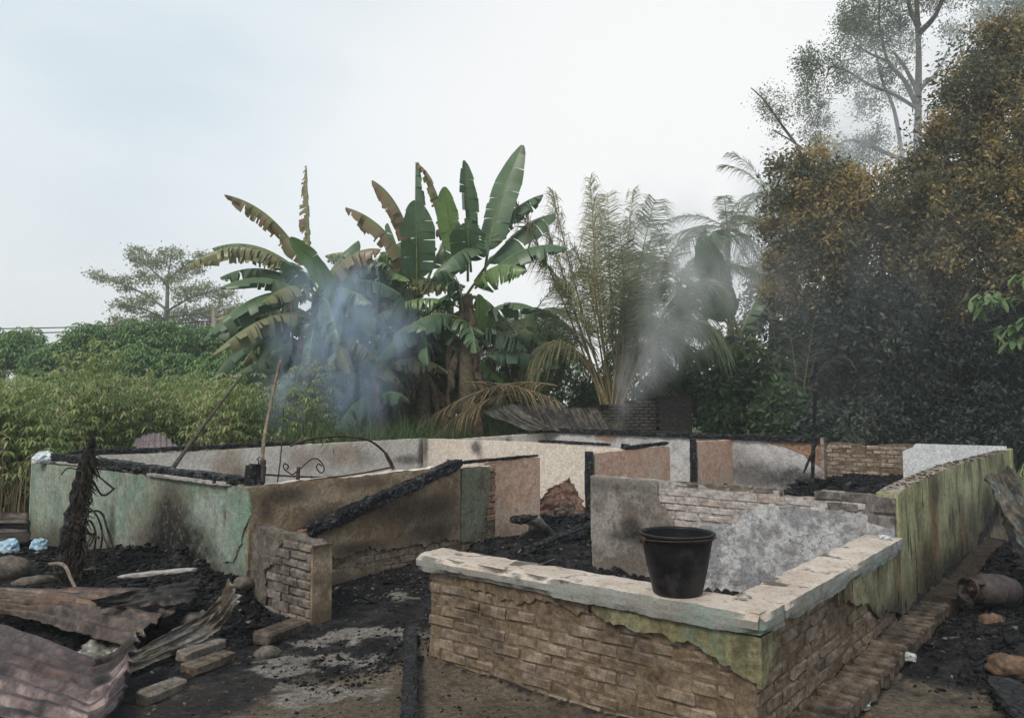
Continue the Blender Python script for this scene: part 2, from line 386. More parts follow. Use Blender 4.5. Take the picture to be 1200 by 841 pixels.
M['brick_red'] = bricky('bare_red_brick', (0.30, 0.17, 0.10), (0.35, 0.21, 0.13), (0.27, 0.155, 0.10), (0.19, 0.12, 0.085), 0.6, lime=0.1, soot=0.2)
M['brick_dark'] = bricky('damp_footing_brick', (0.10, 0.075, 0.053), (0.135, 0.10, 0.07), (0.115, 0.085, 0.06), (0.05, 0.04, 0.031), 0.8, lime=0.08, soot=0.75)
M['brick_top'] = flat_mat('broken_wall_top', (0.36, 0.31, 0.26), 0.95, 0.1, var=0.7, scale=14, bump=1.0)
M['mortar'] = flat_mat('mud_mortar', (0.18, 0.135, 0.092), 0.97, 0.1, var=0.4, scale=9, bump=0.8)
M['mortar_grey'] = flat_mat('sooty_mortar', (0.17, 0.15, 0.125), 0.97, 0.1, var=0.5, scale=9, bump=0.8)
M['mortar_white'] = flat_mat('limewashed_mortar', (0.42, 0.39, 0.37), 0.95, 0.1, var=0.3, scale=20, bump=0.8)
M['mortar_dark'] = flat_mat('damp_mortar', (0.05, 0.041, 0.033), 0.97, 0.1, var=0.4, scale=20, bump=0.8)
def ledge_mat():
    k = Mt('worn_ledge_cement', 0.9, 0.25)
    g = k.n.new('ShaderNodeNewGeometry'); nz = k.sep(g.outputs['Normal'])[2]
    n1 = k.noise(3.0, 7, 0.6); n2 = k.noise(13, 7, 0.7); n3 = k.noise(70, 4, 0.7)
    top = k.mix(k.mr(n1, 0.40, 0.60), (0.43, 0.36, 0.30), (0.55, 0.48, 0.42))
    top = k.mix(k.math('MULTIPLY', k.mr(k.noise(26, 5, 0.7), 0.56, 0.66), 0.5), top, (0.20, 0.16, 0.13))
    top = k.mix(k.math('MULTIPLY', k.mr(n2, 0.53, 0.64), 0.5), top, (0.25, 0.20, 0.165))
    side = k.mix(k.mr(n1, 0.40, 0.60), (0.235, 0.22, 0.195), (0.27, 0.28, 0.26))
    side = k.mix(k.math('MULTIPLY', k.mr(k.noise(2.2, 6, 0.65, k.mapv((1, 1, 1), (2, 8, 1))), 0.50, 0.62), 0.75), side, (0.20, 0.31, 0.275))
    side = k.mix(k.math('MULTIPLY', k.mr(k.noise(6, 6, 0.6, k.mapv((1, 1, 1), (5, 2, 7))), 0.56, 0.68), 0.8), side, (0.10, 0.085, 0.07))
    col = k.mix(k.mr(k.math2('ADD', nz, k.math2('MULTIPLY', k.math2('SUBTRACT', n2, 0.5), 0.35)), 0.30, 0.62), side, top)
    col = k.mix(k.math('MULTIPLY', k.mr(k.noise(4.2, 6, 0.65, k.mapv((1, 1, 1), (1.3, 9, 3))), 0.57, 0.63), 0.85), col, (0.045, 0.04, 0.036))
    h = k.math2('ADD', k.math2('MULTIPLY', n2, 0.6), k.math2('MULTIPLY', n3, 0.4))
    return k.fin(col, k.bump(h, 0.8, 0.01), grain=0.22, gs=70)
M['ledge'] = ledge_mat()
M['char'] = char_mat('charred_timber', base=(0.008, 0.008, 0.009), ash=(0.11, 0.115, 0.125), ash_highlight_amt=0.8)  # grey blue highlights of the charred faces painted in with the ash colour
M['char_soft'] = char_mat('charred_plank', base=(0.013, 0.013, 0.014), ash_highlight_amt=0.15, sc_=0.6)
M['char_wood'] = flat_mat('unburnt_timber_end', (0.20, 0.125, 0.075), 0.85, var=0.5, scale=30)
def coal_mat():
    k = Mt('charcoal_pieces', 0.75, 0.15)
    col = k.ramp(k.attr('tint'), [(0.0, (0.004, 0.004, 0.005)), (0.6, (0.009, 0.009, 0.011)), (0.85, (0.030, 0.031, 0.034)), (0.95, (0.10, 0.095, 0.09)), (1.0, (0.22, 0.20, 0.18))])
    return k.fin(col, k.bump(k.noise(40, 4, 0.7), 0.7, 0.01))
M['coal'] = coal_mat()
def sheet_mat(name, a, b, c, soot=0.4, rough=0.55, metal=0.35):
    k = Mt(name, rough, 0.4, metal)
    n1 = k.noise(1.7, 7, 0.62); n2 = k.noise(8, 7, 0.7); n3 = k.noise(4.0, 6, 0.6, k.mapv((1, 1, 1), (7, 3, 1)))
    col = k.mix(k.mr(n1, 0.38, 0.6), a, b)
    col = k.mix(k.math('MULTIPLY', k.mr(n2, 0.5, 0.68), 0.8), col, c)
    col = k.mix(k.math('MULTIPLY', k.mr(n3, 0.5, 0.68), soot), col, (0.018, 0.016, 0.016))
    return k.fin(col, k.bump(n2, 0.35, 0.008))
M['zinc_purple'] = sheet_mat('fire_purpled_zinc', (0.066, 0.047, 0.047), (0.10, 0.078, 0.08), (0.085, 0.047, 0.03), 0.8, 0.42, 0.55)
M['zinc_rust'] = sheet_mat('fire_rusted_zinc', (0.125, 0.075, 0.05), (0.08, 0.06, 0.053), (0.18, 0.14, 0.11), 0.9, 0.45, 0.5)
M['zinc_pale'] = sheet_mat('ash_pale_zinc', (0.23, 0.225, 0.205), (0.165, 0.14, 0.105), (0.12, 0.09, 0.055), 0.6, 0.5, 0.4)
M['zinc_red'] = sheet_mat('red_brown_zinc', (0.10, 0.052, 0.038), (0.15, 0.085, 0.06), (0.20, 0.14, 0.11), 0.35)
M['zinc_mauve'] = sheet_mat('mauve_scorched_zinc', (0.165, 0.12, 0.13), (0.22, 0.175, 0.185), (0.12, 0.08, 0.075), 0.2)
M['zinc_dark'] = sheet_mat('smoked_zinc', (0.06, 0.055, 0.045), (0.09, 0.075, 0.055), (0.10, 0.15, 0.16), 0.4)
M['zinc_black'] = sheet_mat('blackened_zinc', (0.035, 0.032, 0.031), (0.06, 0.052, 0.046), (0.12, 0.085, 0.06), 0.5)
M['iron'] = flat_mat('fire_rusted_iron', (0.10, 0.06, 0.04), 0.8, 0.3, 0.3, var=0.5, scale=25, col2=(0.045, 0.035, 0.03))
k = Mt('black_plastic', 0.48, 0.22)
zz = k.sep()[2]; dn = k.noise(9, 8, 0.72)
dust = k.math('MULTIPLY', k.mr(k.math2('ADD', dn, k.math2('MULTIPLY', zz, -0.55)), 0.36, 0.62), 0.30)
M['bucket'] = k.fin(k.mix(dust, (0.008, 0.008, 0.010), (0.10, 0.09, 0.08)), grain=0, rough=k.mr(dn, 0.4, 0.6, 0.40, 0.62))
M['bamboo'] = flat_mat('dry_pole_wood', (0.24, 0.19, 0.14), 0.85, var=0.4, scale=14)
M['pole_dark'] = flat_mat('smoked_pole_wood', (0.085, 0.07, 0.06), 0.85, var=0.5, scale=14)
def bag_mat(name, a, b):
    k = Mt(name, 0.35, 0.5)
    return k.fin(k.mix(k.mr(k.noise(14, 6, 0.7), 0.42, 0.6), a, b), k.bump(k.noise(22, 5, 0.6), 1.0, 0.02))
M['bag_white'] = bag_mat('white_plastic_film', (0.72, 0.76, 0.78), (0.52, 0.60, 0.66))
M['bag_blue'] = bag_mat('pale_blue_plastic_film', (0.30, 0.52, 0.68), (0.55, 0.70, 0.78))
M['bag_grey'] = bag_mat('dusty_plastic_film', (0.42, 0.46, 0.44), (0.26, 0.28, 0.27))
M['stone'] = flat_mat('sooty_stone', (0.15, 0.13, 0.11), 0.95, 0.15, var=0.6, scale=9, bump=1.0)
M['stone_red'] = flat_mat('scorched_clay', (0.17, 0.105, 0.068), 0.95, 0.15, var=0.5, scale=14, bump=1.0, col2=(0.07, 0.058, 0.048))
M['cylinder'] = sheet_mat('burnt_steel_paint', (0.048, 0.035, 0.033), (0.075, 0.056, 0.054), (0.026, 0.02, 0.019), 0.7, 0.6, 0.15)
M['bark'] = flat_mat('grey_bark', (0.115, 0.10, 0.085), 0.95, 0.1, var=0.45, scale=8, bump=0.9)
M['bark_pale'] = flat_mat('pale_bark', (0.20, 0.19, 0.17), 0.95, 0.1, var=0.4, scale=6, bump=0.7)
M['stem'] = flat_mat('banana_stem_sheath', (0.145, 0.125, 0.075), 0.8, 0.2, var=0.5, scale=5, bump=0.6, col2=(0.085, 0.07, 0.05))
M['deadleaf'] = flat_mat('dry_banana_leaf', (0.20, 0.145, 0.095), 0.9, 0.1, var=0.5, scale=6, bump=0.6, col2=(0.11, 0.08, 0.06))
M['shreds'] = flat_mat('sooty_dead_fibre', (0.055, 0.046, 0.036), 0.95, 0.1, var=0.6, scale=20, bump=0.6)
M['rib'] = flat_mat('leaf_rib', (0.22, 0.26, 0.10), 0.6, 0.3, var=0.3, scale=5)
M['stalk'] = flat_mat('palm_stalk', (0.25, 0.20, 0.105), 0.7, 0.3, var=0.4, scale=5)
def banana_mat(name, a, b, dry):
    k = Mt(name, 0.36, 0.5)
    n = k.noise(1.6, 5, 0.6); n2 = k.noise(5, 5, 0.6)
    col = k.mix(k.mr(n, 0.35, 0.65), a, b)
    col = k.mix(k.mr(k.math2('ADD', k.attr('tint'), k.math2('MULTIPLY', k.math2('SUBTRACT', n2, 0.5), 0.9)), 0.55, 0.95), col, dry)
    k.set(k.b.inputs['Base Color'], col)
    t = k.n.new('ShaderNodeBsdfTranslucent'); k.l.new(col, t.inputs['Color'])
    mx = k.n.new('ShaderNodeMixShader'); mx.inputs[0].default_value = 0.28
    k.l.new(k.b.outputs[0], mx.inputs[1]); k.l.new(t.outputs[0], mx.inputs[2]); k.l.new(mx.outputs[0], k.out.inputs['Surface'])
    return k.m
M['ban'] = banana_mat('banana_leaf', (0.080, 0.145, 0.072), (0.125, 0.195, 0.11), (0.27, 0.22, 0.12))
M['ban_fresh'] = banana_mat('fresh_banana_leaf', (0.13, 0.23, 0.065), (0.18, 0.28, 0.10), (0.24, 0.20, 0.10))
M['ban_dry'] = banana_mat('half_dry_banana_leaf', (0.20, 0.215, 0.10), (0.27, 0.26, 0.14), (0.27, 0.19, 0.115))
M['palm'] = leaf_mat('palm_leaflets', [(0, (0.13, 0.18, 0.10)), (0.6, (0.20, 0.25, 0.145)), (1, (0.32, 0.34, 0.21))], trans=0.5)
M['palm_scorched'] = leaf_mat('scorched_palm_leaflets', [(0, (0.22, 0.24, 0.12)), (0.5, (0.34, 0.345, 0.19)), (1, (0.50, 0.46, 0.28))], trans=0.5)
M['palm_dry'] = leaf_mat('dry_palm_leaflets', [(0, (0.14, 0.10, 0.055)), (0.5, (0.22, 0.165, 0.09)), (1, (0.32, 0.25, 0.14))], trans=0.2)
M['palm_dark'] = leaf_mat('dark_palm_leaflets', [(0, (0.035, 0.05, 0.036)), (1, (0.065, 0.08, 0.055))], trans=0.2)
M['brown_crown'] = leaf_mat('browning_leaves', [(0, (0.07, 0.088, 0.06)), (0.42, (0.13, 0.135, 0.08)), (0.62, (0.25, 0.205, 0.105)), (0.82, (0.44, 0.325, 0.14)), (1, (0.60, 0.46, 0.20))], trans=0.4)
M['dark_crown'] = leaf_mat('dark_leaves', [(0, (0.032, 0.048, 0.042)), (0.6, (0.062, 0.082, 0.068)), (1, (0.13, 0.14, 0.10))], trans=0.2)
M['far_leaf'] = leaf_mat('far_tree_leaves', [(0, (0.13, 0.16, 0.12)), (1, (0.24, 0.27, 0.19))], trans=0.3)
M['haze_pale_leaf'] = leaf_mat('haze_paled_tree_leaves', [(0, (0.19, 0.23, 0.13)), (1, (0.36, 0.37, 0.21))], trans=0.35)  # distance haze over the far tree is put into this lighter leaf colour
M['shrub'] = leaf_mat('cassava_bush_leaves', [(0, (0.085, 0.17, 0.065)), (0.6, (0.16, 0.28, 0.095)), (1, (0.27, 0.38, 0.14))], trans=0.3)
M['bright_shrub'] = leaf_mat('bright_bush_leaves', [(0, (0.08, 0.15, 0.045)), (1, (0.20, 0.29, 0.09))], trans=0.35)
M['under'] = leaf_mat('undergrowth_leaves', [(0, (0.045, 0.085, 0.04)), (0.7, (0.09, 0.155, 0.065)), (1, (0.16, 0.16, 0.08))], trans=0.3)
M['cassava'] = leaf_mat('field_leaves', [(0, (0.12, 0.18, 0.065)), (0.45, (0.225, 0.30, 0.11)), (0.8, (0.35, 0.40, 0.18)), (1, (0.40, 0.34, 0.19))], trans=0.35)
M['drystem'] = leaf_mat('dry_weed_stems', [(0, (0.11, 0.085, 0.045)), (1, (0.26, 0.21, 0.12))], trans=0.1)
M['grass'] = leaf_mat('grass_blades', [(0, (0.08, 0.15, 0.05)), (0.6, (0.16, 0.25, 0.09)), (0.9, (0.20, 0.25, 0.12)), (1, (0.36, 0.36, 0.22))], trans=0.3)
M['bigleaf'] = leaf_mat('glossy_broad_leaf', [(0, (0.09, 0.155, 0.065)), (1, (0.19, 0.28, 0.12))], 0.4, 0.4, 0.3, mottled=0.35)

# ------------------------------------------------------------------ ground
def sstep(a, b, x):
    t = min(max((x - a) / (b - a), 0.0), 1.0) if a != b else float(x > a)
    return t * t * (3 - 2 * t)
def bumpf(x, c, w): return math.exp(-((x - c) / w) ** 2)
def gh(x, y):
    """ground height: yard, ash heaps against the walls, rubble on the floors"""
    u, v = uv_of(x, y)
    near = 1.0 if (abs(x) < 12 and y < 18) else 0.3
    h = 0.018 * fbm(x * 1.3, y * 1.3, 1.0) * near + 0.010 * fbm(x * 6, y * 6, 2.0, 3) * near
    if u < 0.0:                                                       # heap along the left front wall
        h += 0.36 * bumpf(u, 0.05, 0.42) * sstep(3.6, 4.7, v) * (1 - sstep(6.0, 7.6, v)) * (0.8 + 0.4 * fbm(x * 3, y * 3, 5))
        h += 0.10 * bumpf(u, -0.9, 0.7) * sstep(3.4, 4.4, v) * (1 - sstep(8, 10, v))
    elif v > 0.0 and u < 9.3 and v < 9.1:
        h += 0.03
        if u > 2.6: h += 0.06 + 0.07 * (fbm(x * 1.5, y * 1.5, 7) + 0.4)
        if u > 5.5 and v < 2.6: h += 0.34 * sstep(5.5, 8.0, u)
        if u < 2.6 and 3.0 < v < 4.1: h += 0.07 * bumpf(v, 4.0, 0.6) * sstep(0.6, 1.6, u)
    if v < -0.2 and u > 0.8:                                          # charcoal on the right
        h += 0.11 * bumpf(v, -0.85, 0.75) * sstep(1.2, 2.6, u) * (0.7 + 0.7 * fbm(x * 2, y * 2, 9))
        h += 0.10 * sstep(3.5, 5.0, u) * (1 - sstep(8, 10, u))
    return h
def axis_pts(lo, hi, step, far_lo, far_hi):
    a = list(np.arange(lo, hi + 1e-6, step)); s = step
    while a[-1] < far_hi: s *= 1.25; a.append(a[-1] + s)
    s = step
    while a[0] > far_lo: s *= 1.25; a.insert(0, a[0] - s)
    return a
gx, gy = axis_pts(-7.0, 6.5, 0.055, -170, 170), axis_pts(2.6, 11.0, 0.055, -60, 190)
nx, ny = len(gx), len(gy)
GV = np.zeros((ny, nx, 3), dtype=np.float32); coalm = np.zeros((ny, nx), dtype=np.float32); palem = np.zeros((ny, nx), dtype=np.float32); greenm = np.zeros((ny, nx), dtype=np.float32)
PALE = [(gz(385, 806, 0.03), 0.30, 0.17), (gz(440, 742, 0.03), 0.75, 0.16), (gz(330, 780, 0.03), 0.22, 0.10), (gz(395, 770, 0.03), 0.25, 0.10), (gz(355, 765, 0.03), 0.35, 0.10), (gz(470, 700, 0.03), 0.3, 0.1)]
for j, y in enumerate(gy):
    for i, x in enumerate(gx):
        GV[j, i] = (x, y, gh(x, y))
        u, v = uv_of(x, y)
        if -60 < x < 60 and y < 90:
            w = 0.35 * fbm(x * 1.1, y * 1.1, 3.0)
            c = 0.0
            if v < -0.15: c = max(c, sstep(1.0, 1.9, u + w * 1.4) * (1 - sstep(0.0, 3.5, -v - 2.5)))
            if v > 3.1 and u < 0: c = max(c, sstep(-1.6, -1.1, u + 0.35 * v * 0 + w) * (1 - sstep(9.2, 10, v)))
            if u > 2.2 and 0 < v < 9 and u < 9.2: c = 1.0
            if 1.9 < v < 7.0 and -2.6 < u < 2.3: c = max(c, (0.78 + 0.5 * w) * sstep(1.9, 2.6, v + w * .6) * (0.8 if u < -0.5 and v < 2.9 else 1))
            if 0 < v < 2.0 and 0 < u < 2.7: c = max(c, 0.6)
            coalm[j, i] = min(max(c, 0), 1)
            p = 0.0
            for (q, rx, ry) in PALE:
                d = math.hypot((x - q.x) / rx, (y - q.y) / ry) + 0.9 * fbm(x * 5, y * 5, 4.0, 5)
                p = max(p, sstep(1.25, 0.75, d) if d > 0.75 else 1.0) if d < 1.25 else p
            palem[j, i] = p
            g = 0.0
            if v > 9.3 or u > 9.5: g = 1.0
            greenm[j, i] = g
        else: greenm[j, i] = 1.0
idx = np.arange(nx * ny).reshape(ny, nx)
GQ = np.stack([idx[:-1, :-1], idx[:-1, 1:], idx[1:, 1:], idx[1:, :-1]], -1).reshape(-1, 4)
k = Mt('yard_soil_and_ash', 0.95, 0.2)
n1, n2, n3 = k.noise(1.1, 8, 0.62), k.noise(7, 8, 0.68), k.noise(45, 5, 0.7)
soil = k.mix(k.mr(n1, 0.36, 0.64), (0.105, 0.082, 0.06), (0.155, 0.125, 0.095))
soil = k.mix(k.math('MULTIPLY', k.mr(n2, 0.5, 0.68), 0.6), soil, (0.055, 0.045, 0.037))
ash = k.mix(k.mr(n2, 0.42, 0.62), (0.007, 0.007, 0.008), (0.034, 0.032, 0.032))
ash = k.mix(k.math('MULTIPLY', k.mr(n3, 0.60, 0.70), 0.6), ash, (0.16, 0.15, 0.14))
cm = k.mr(k.math2('ADD', k.attr('coal'), k.math2('MULTIPLY', k.math2('SUBTRACT', n2, 0.5), 1.1)), 0.3, 0.7)
col = k.mix(cm, soil, ash)
pm = k.mr(k.math2('ADD', k.attr('pale'), k.math2('ADD', k.math2('MULTIPLY', k.math2('SUBTRACT', n2, 0.5), 2.4), k.math2('MULTIPLY', k.math2('SUBTRACT', n3, 0.5), 1.6))), 0.40, 0.95)
col = k.mix(k.math('MULTIPLY', pm, 0.85), col, k.mix(k.mr(n3, 0.4, 0.6), (0.29, 0.265, 0.235), (0.17, 0.155, 0.14)))
col = k.mix(k.attr('green'), col, (0.06, 0.085, 0.032))
ground_mat = k.fin(col, k.bump(k.math2('ADD', k.math2('MULTIPLY', n2, 0.5), k.math2('MULTIPLY', n3, 0.5)), 1.0, 0.035), grain=0.55, gs=30)
gme = fast_mesh('ground', GV.reshape(-1, 3), GQ, ground_mat, smooth=True)
for nm, ar in (('coal', coalm), ('pale', palem), ('green', greenm)):
    a = gme.attributes.new(nm, 'FLOAT', 'POINT'); a.data.foreach_set('value', ar.ravel())
props(link('ground', gme), 'bare yard of brown soil and grey ash around the burnt house', kind='structure')

# ------------------------------------------------------------------ the burnt house
house = empty('burnt_house', C0, HROT, 'roofless burnt house with peeling green, pink and white walls and a low brick porch', 'house')

def prof_at(prof, s):
    for (a, za), (b, zb) in zip(prof, prof[1:]):
        if s <= b: return za + (zb - za) * (0 if b == a else max(0, (s - a) / (b - a)))
    return prof[-1][1]
def wall(name, a, b, th, prof, mat, jag=0.008, label=None, front=0.0, step=0.06, z0=-0.15, wob=0.004, cap_mat=None):
    """wall from plan point a to b; local x runs along it, local y goes into it; prof = (distance, height) of its broken top"""
    a, b = Vector(a), Vector(b); L = (b - a).length; ang = math.atan2(b.y - a.y, b.x - a.x)
    ss = set(np.arange(0, L, step).round(4)) | {round(L, 4)} | {round(p[0], 4) for p in prof if 0 <= p[0] <= L}
    ss = sorted(ss); nz = 14
    mb = MB(); seed = random.uniform(0, 99)
    for y in (front, th):
        for s in ss:
            zt = prof_at(prof, s) + jag * (fbm(s * 9, seed) + 0.7 * fbm(s * 31, seed, y * 7))
            for q in range(nz + 1):
                z = z0 + (zt - z0) * q / nz
                mb.v.append((s, y + (wob * fbm(s * 2.5, z * 2.5, seed) if y == front else 0), z))
    n = len(ss); W = nz + 1
    for i in range(n - 1):
        for q in range(nz):
            p = i * W + q
            mb.f.append((p, p + W, p + W + 1, p + 1)); mb.m.append(0)
            p += n * W
            mb.f.append((p, p + 1, p + W + 1, p + W)); mb.m.append(0)
        p = i * W + nz; r = p + n * W
        mb.f.append((p, p + W, r + W, r)); mb.m.append(1 if cap_mat else 0)
    for q in range(nz):
        p = q; r = p + n * W; mb.f.append((p, p + 1, r + 1, r)); mb.m.append(0)
        p = (n - 1) * W + q; r = p + n * W; mb.f.append((p, r, r + 1, p + 1)); mb.m.append(0)
    o = mb.build(name, [mat] + ([cap_mat] if cap_mat else []), house, (a.x, a.y, 0), rot=(0, 0, ang))
    if label: o['label'] = label
    return o
def ragged(pts, step=0.02, amp=0.012, seed=0.0):
    """polygon pts = (x, z, ragged?) -> fine outline; edges that start at a ragged point are broken up"""
    out = []
    for i, (x, z, r) in enumerate(pts):
        x2, z2, _ = pts[(i + 1) % len(pts)]
        L = math.hypot(x2 - x, z2 - z); n = max(1, int(L / step)) if r else 1
        nxv, nzv = -(z2 - z) / (L + 1e-9), (x2 - x) / (L + 1e-9)
        for q in range(n):
            t = q / n; d = 0.0
            if r and q: d = amp * (fbm((x + (x2 - x) * t) * 11, (z + (z2 - z) * t) * 11, seed) + 0.5 * fbm((x + (x2 - x) * t) * 40, (z + (z2 - z) * t) * 40, seed)) * 1.4
            out.append((x + (x2 - x) * t + nxv * d, z + (z2 - z) * t + nzv * d))
    return out
def patch(parent, pts, th, mat, y=0.0, amp=0.014, label=None, name='plaster', flip=False):
    """plaster layer still sticking to a wall: ragged outline with its own thickness"""
    o2 = ragged(pts, 0.02, amp, random.uniform(0, 50))
    bm = bmesh.new()
    fr = [bm.verts.new((x, y, z)) for x, z in o2]
    try: f = bm.faces.new(fr)
    except ValueError: return None
    ex = bmesh.ops.extrude_face_region(bm, geom=[f])
    bmesh.ops.translate(bm, vec=(0, th, 0), verts=[e for e in ex['geom'] if isinstance(e, bmesh.types.BMVert)])
    bmesh.ops.recalc_face_normals(bm, faces=bm.faces)
    bmesh.ops.triangulate(bm, faces=[f for f in bm.faces if len(f.verts) > 4])
    me = bpy.data.meshes.new(name); bm.to_mesh(me); bm.free(); me.materials.append(mat)
    o = link(name, me, parent)
    if label: o['label'] = label
    return o
def brick_mesh(L, H, D, mat, bev=0.007, jit=0.006):
    bm = bmesh.new()
    bmesh.ops.create_cube(bm, size=1.0)
    bmesh.ops.scale(bm, vec=(L, D, H), verts=bm.verts)
    bmesh.ops.bevel(bm, geom=list(bm.edges), offset=bev, segments=1, affect='EDGES', profile=0.6)
    for v in bm.verts: v.co += Vector((random.uniform(-jit, jit), random.uniform(-jit, jit) * 0.6, random.uniform(-jit, jit)))
    me = bpy.data.meshes.new('brick'); bm.to_mesh(me); bm.free(); me.materials.append(mat)
    return me
BV = {}
def brick_set(key, L=0.205, H=0.062, D=0.06, n=12, **kw):
    kk = (key, L, H, D)
    if kk not in BV: BV[kk] = [brick_mesh(L, H, D, M[key], bev=random.uniform(.004, .014), jit=random.uniform(.003, .010)) for _ in range(n)]
    return BV[kk]
NBRICK = 0
def lay(parent, s0, s1, z0, rows, key, keep=lambda s, z: True, course=0.066, L=0.20, proud=0.0, y=0.0, joined=None, H=0.061, loose=0.004, off0=0.0):
    """courses of single bricks in running bond on a wall's face"""
    global NBRICK
    pitch = L + 0.011
    for r in range(rows):
        z = z0 + course * (r + 0.5)
        s = s0 - (pitch * 0.5 if r % 2 else 0) - off0
        while s < s1:
            a, b = max(s, s0), min(s + L, s1)
            c = (a + b) / 2
            if b - a > 0.045 and keep(c, z):
                me = random.choice(brick_set(key, L, H))
                sx = (b - a) / L * random.uniform(0.965, 1.0)
                loc = (c + random.uniform(-loose, loose), y + 0.03 - proud + random.uniform(-loose, loose) * 1.6, z + random.uniform(-loose, loose) * 0.6)
                if joined is not None: joined.append((me, loc, sx))
                else:
                    o = link('brick', me, parent, loc, (random.uniform(-.02, .02), random.uniform(-.012, .012), random.uniform(-.02, .02)))
                    o.scale = (sx, 1, random.uniform(0.93, 1.03)); NBRICK += 1
            s += pitch
def join_bricks(parent, lst, mat, name='brick_courses'):
    mb = MB()
    for me, loc, sx in lst:
        mb.add([(v.co.x * sx + loc[0], v.co.y + loc[1], v.co.z + loc[2]) for v in me.vertices], [tuple(p.vertices) for p in me.polygons])
    o = mb.build(name, mat, parent); o['kind'] = 'stuff'
    return o
def ledge(parent, x0, x1, y0, y1, z0, z1, step=0.014, chips=()):
    """cement coping slab with worn, chipped arrises (parent-local coordinates)"""
    nx_, ny_ = max(2, int((x1 - x0) / step)), max(2, int((y1 - y0) / step)); nz_ = 6
    mb = MB(); key = {}
    def vid(i, j, q):
        if (i, j, q) not in key:
            x, y, z = x0 + (x1 - x0) * i / nx_, y0 + (y1 - y0) * j / ny_, z0 + (z1 - z0) * q / nz_
            dx, dy, dz = min(i, nx_ - i) * step, min(j, ny_ - j) * step, min(q, nz_ - q) * (z1 - z0) / nz_
            near = sorted((dx, dy, dz))
            e = max(0, 1 - (near[0] + near[1]) / 0.035)
            w = 0.003 + 0.007 * max(0, fbm(x * 4, y * 4, 3)) + 0.005 * max(0, fbm(x * 14, y * 14, z * 30))
            for (cx, cy, cr, cd) in chips:
                d = math.hypot(x - cx, y - cy)
                if d < cr: w += cd * (1 - d / cr)
            cxm, cym, czm = (x0 + x1) / 2, (y0 + y1) / 2, (z0 + z1) / 2
            sg = lambda t, m: 1 if t < m else -1
            if dx < 0.02: x += sg(x, cxm) * w * e
            if dy < 0.02: y += sg(y, cym) * w * e
            if dz < 0.02: z += sg(z, czm) * w * e * 0.8
            z += 0.0035 * fbm(x * 7, y * 7, 8)
            y += 0.003 * fbm(x * 8, z * 20, 4)
            key[(i, j, q)] = len(mb.v); mb.v.append((x, y, z))
        return key[(i, j, q)]
    for i in range(nx_):
        for j in range(ny_):
            mb.f.append((vid(i, j, 0), vid(i, j + 1, 0), vid(i + 1, j + 1, 0), vid(i + 1, j, 0)))
            mb.f.append((vid(i, j, nz_), vid(i + 1, j, nz_), vid(i + 1, j + 1, nz_), vid(i, j + 1, nz_)))
    for q in range(nz_):
        for i in range(nx_):
            mb.f.append((vid(i, 0, q), vid(i + 1, 0, q), vid(i + 1, 0, q + 1), vid(i, 0, q + 1)))
            mb.f.append((vid(i, ny_, q), vid(i, ny_, q + 1), vid(i + 1, ny_, q + 1), vid(i + 1, ny_, q)))
        for j in range(ny_):
            mb.f.append((vid(0, j, q), vid(0, j, q + 1), vid(0, j + 1, q + 1), vid(0, j + 1, q)))
            mb.f.append((vid(nx_, j, q), vid(nx_, j + 1, q), vid(nx_, j + 1, q + 1), vid(nx_, j, q + 1)))
    mb.m = [0] * len(mb.f)
    return mb.build('ledge', M['ledge'], parent, smooth=False)

# --- porch parapet, front run (bricks face -u). local x = 2.15 - v
pf = wall('porch_parapet', (0.058, 2.13), (0.058, 0.058), 0.11, [(0, 0.555), (2.1, 0.555)], M['mortar'], jag=0.0, front=0.003, wob=0.002, label='low brick porch wall facing the yard, plaster fallen off')
lay(pf, -0.01, 2.078, -0.03, 9, 'brick', proud=0.0025, keep=lambda s, z: True, loose=0.006)
# foot bricks stick out a little
patch(pf, [(1.22, 0.556, 0), (1.22, 0.53, 1), (1.33, 0.49, 1), (1.50, 0.47, 1), (1.60, 0.485, 1), (1.68, 0.45, 1), (1.80, 0.465, 1), (1.90, 0.43, 1), (1.965, 0.41, 1), (2.03, 0.365, 1), (2.112, 0.345, 0), (2.112, 0.556, 0)], 0.024, M['green_bit'], -0.032, 0.014, 'strip of green plaster hanging under the ledge at the corner')
patch(pf, [(0.3, 0.556, 0), (0.3, 0.515, 1), (0.6, 0.48, 1), (0.9, 0.515, 1), (1.2, 0.49, 1), (1.2, 0.556, 0)], 0.01, M['mortar'], -0.014, 0.02, name='mortar_render')
lf = ledge(pf, -0.11, 2.135, -0.058, 0.215, 0.56, 0.662, chips=[(0.25, -0.058, 0.16, 0.028), (0.55, -0.058, 0.2, 0.045), (0.86, -0.058, 0.13, 0.04), (2.135, -0.058, 0.16, 0.025), (-0.11, -0.058, 0.1, 0.03)])
lf['label'] = 'long front coping slab of the porch wall, chipped along its edge'
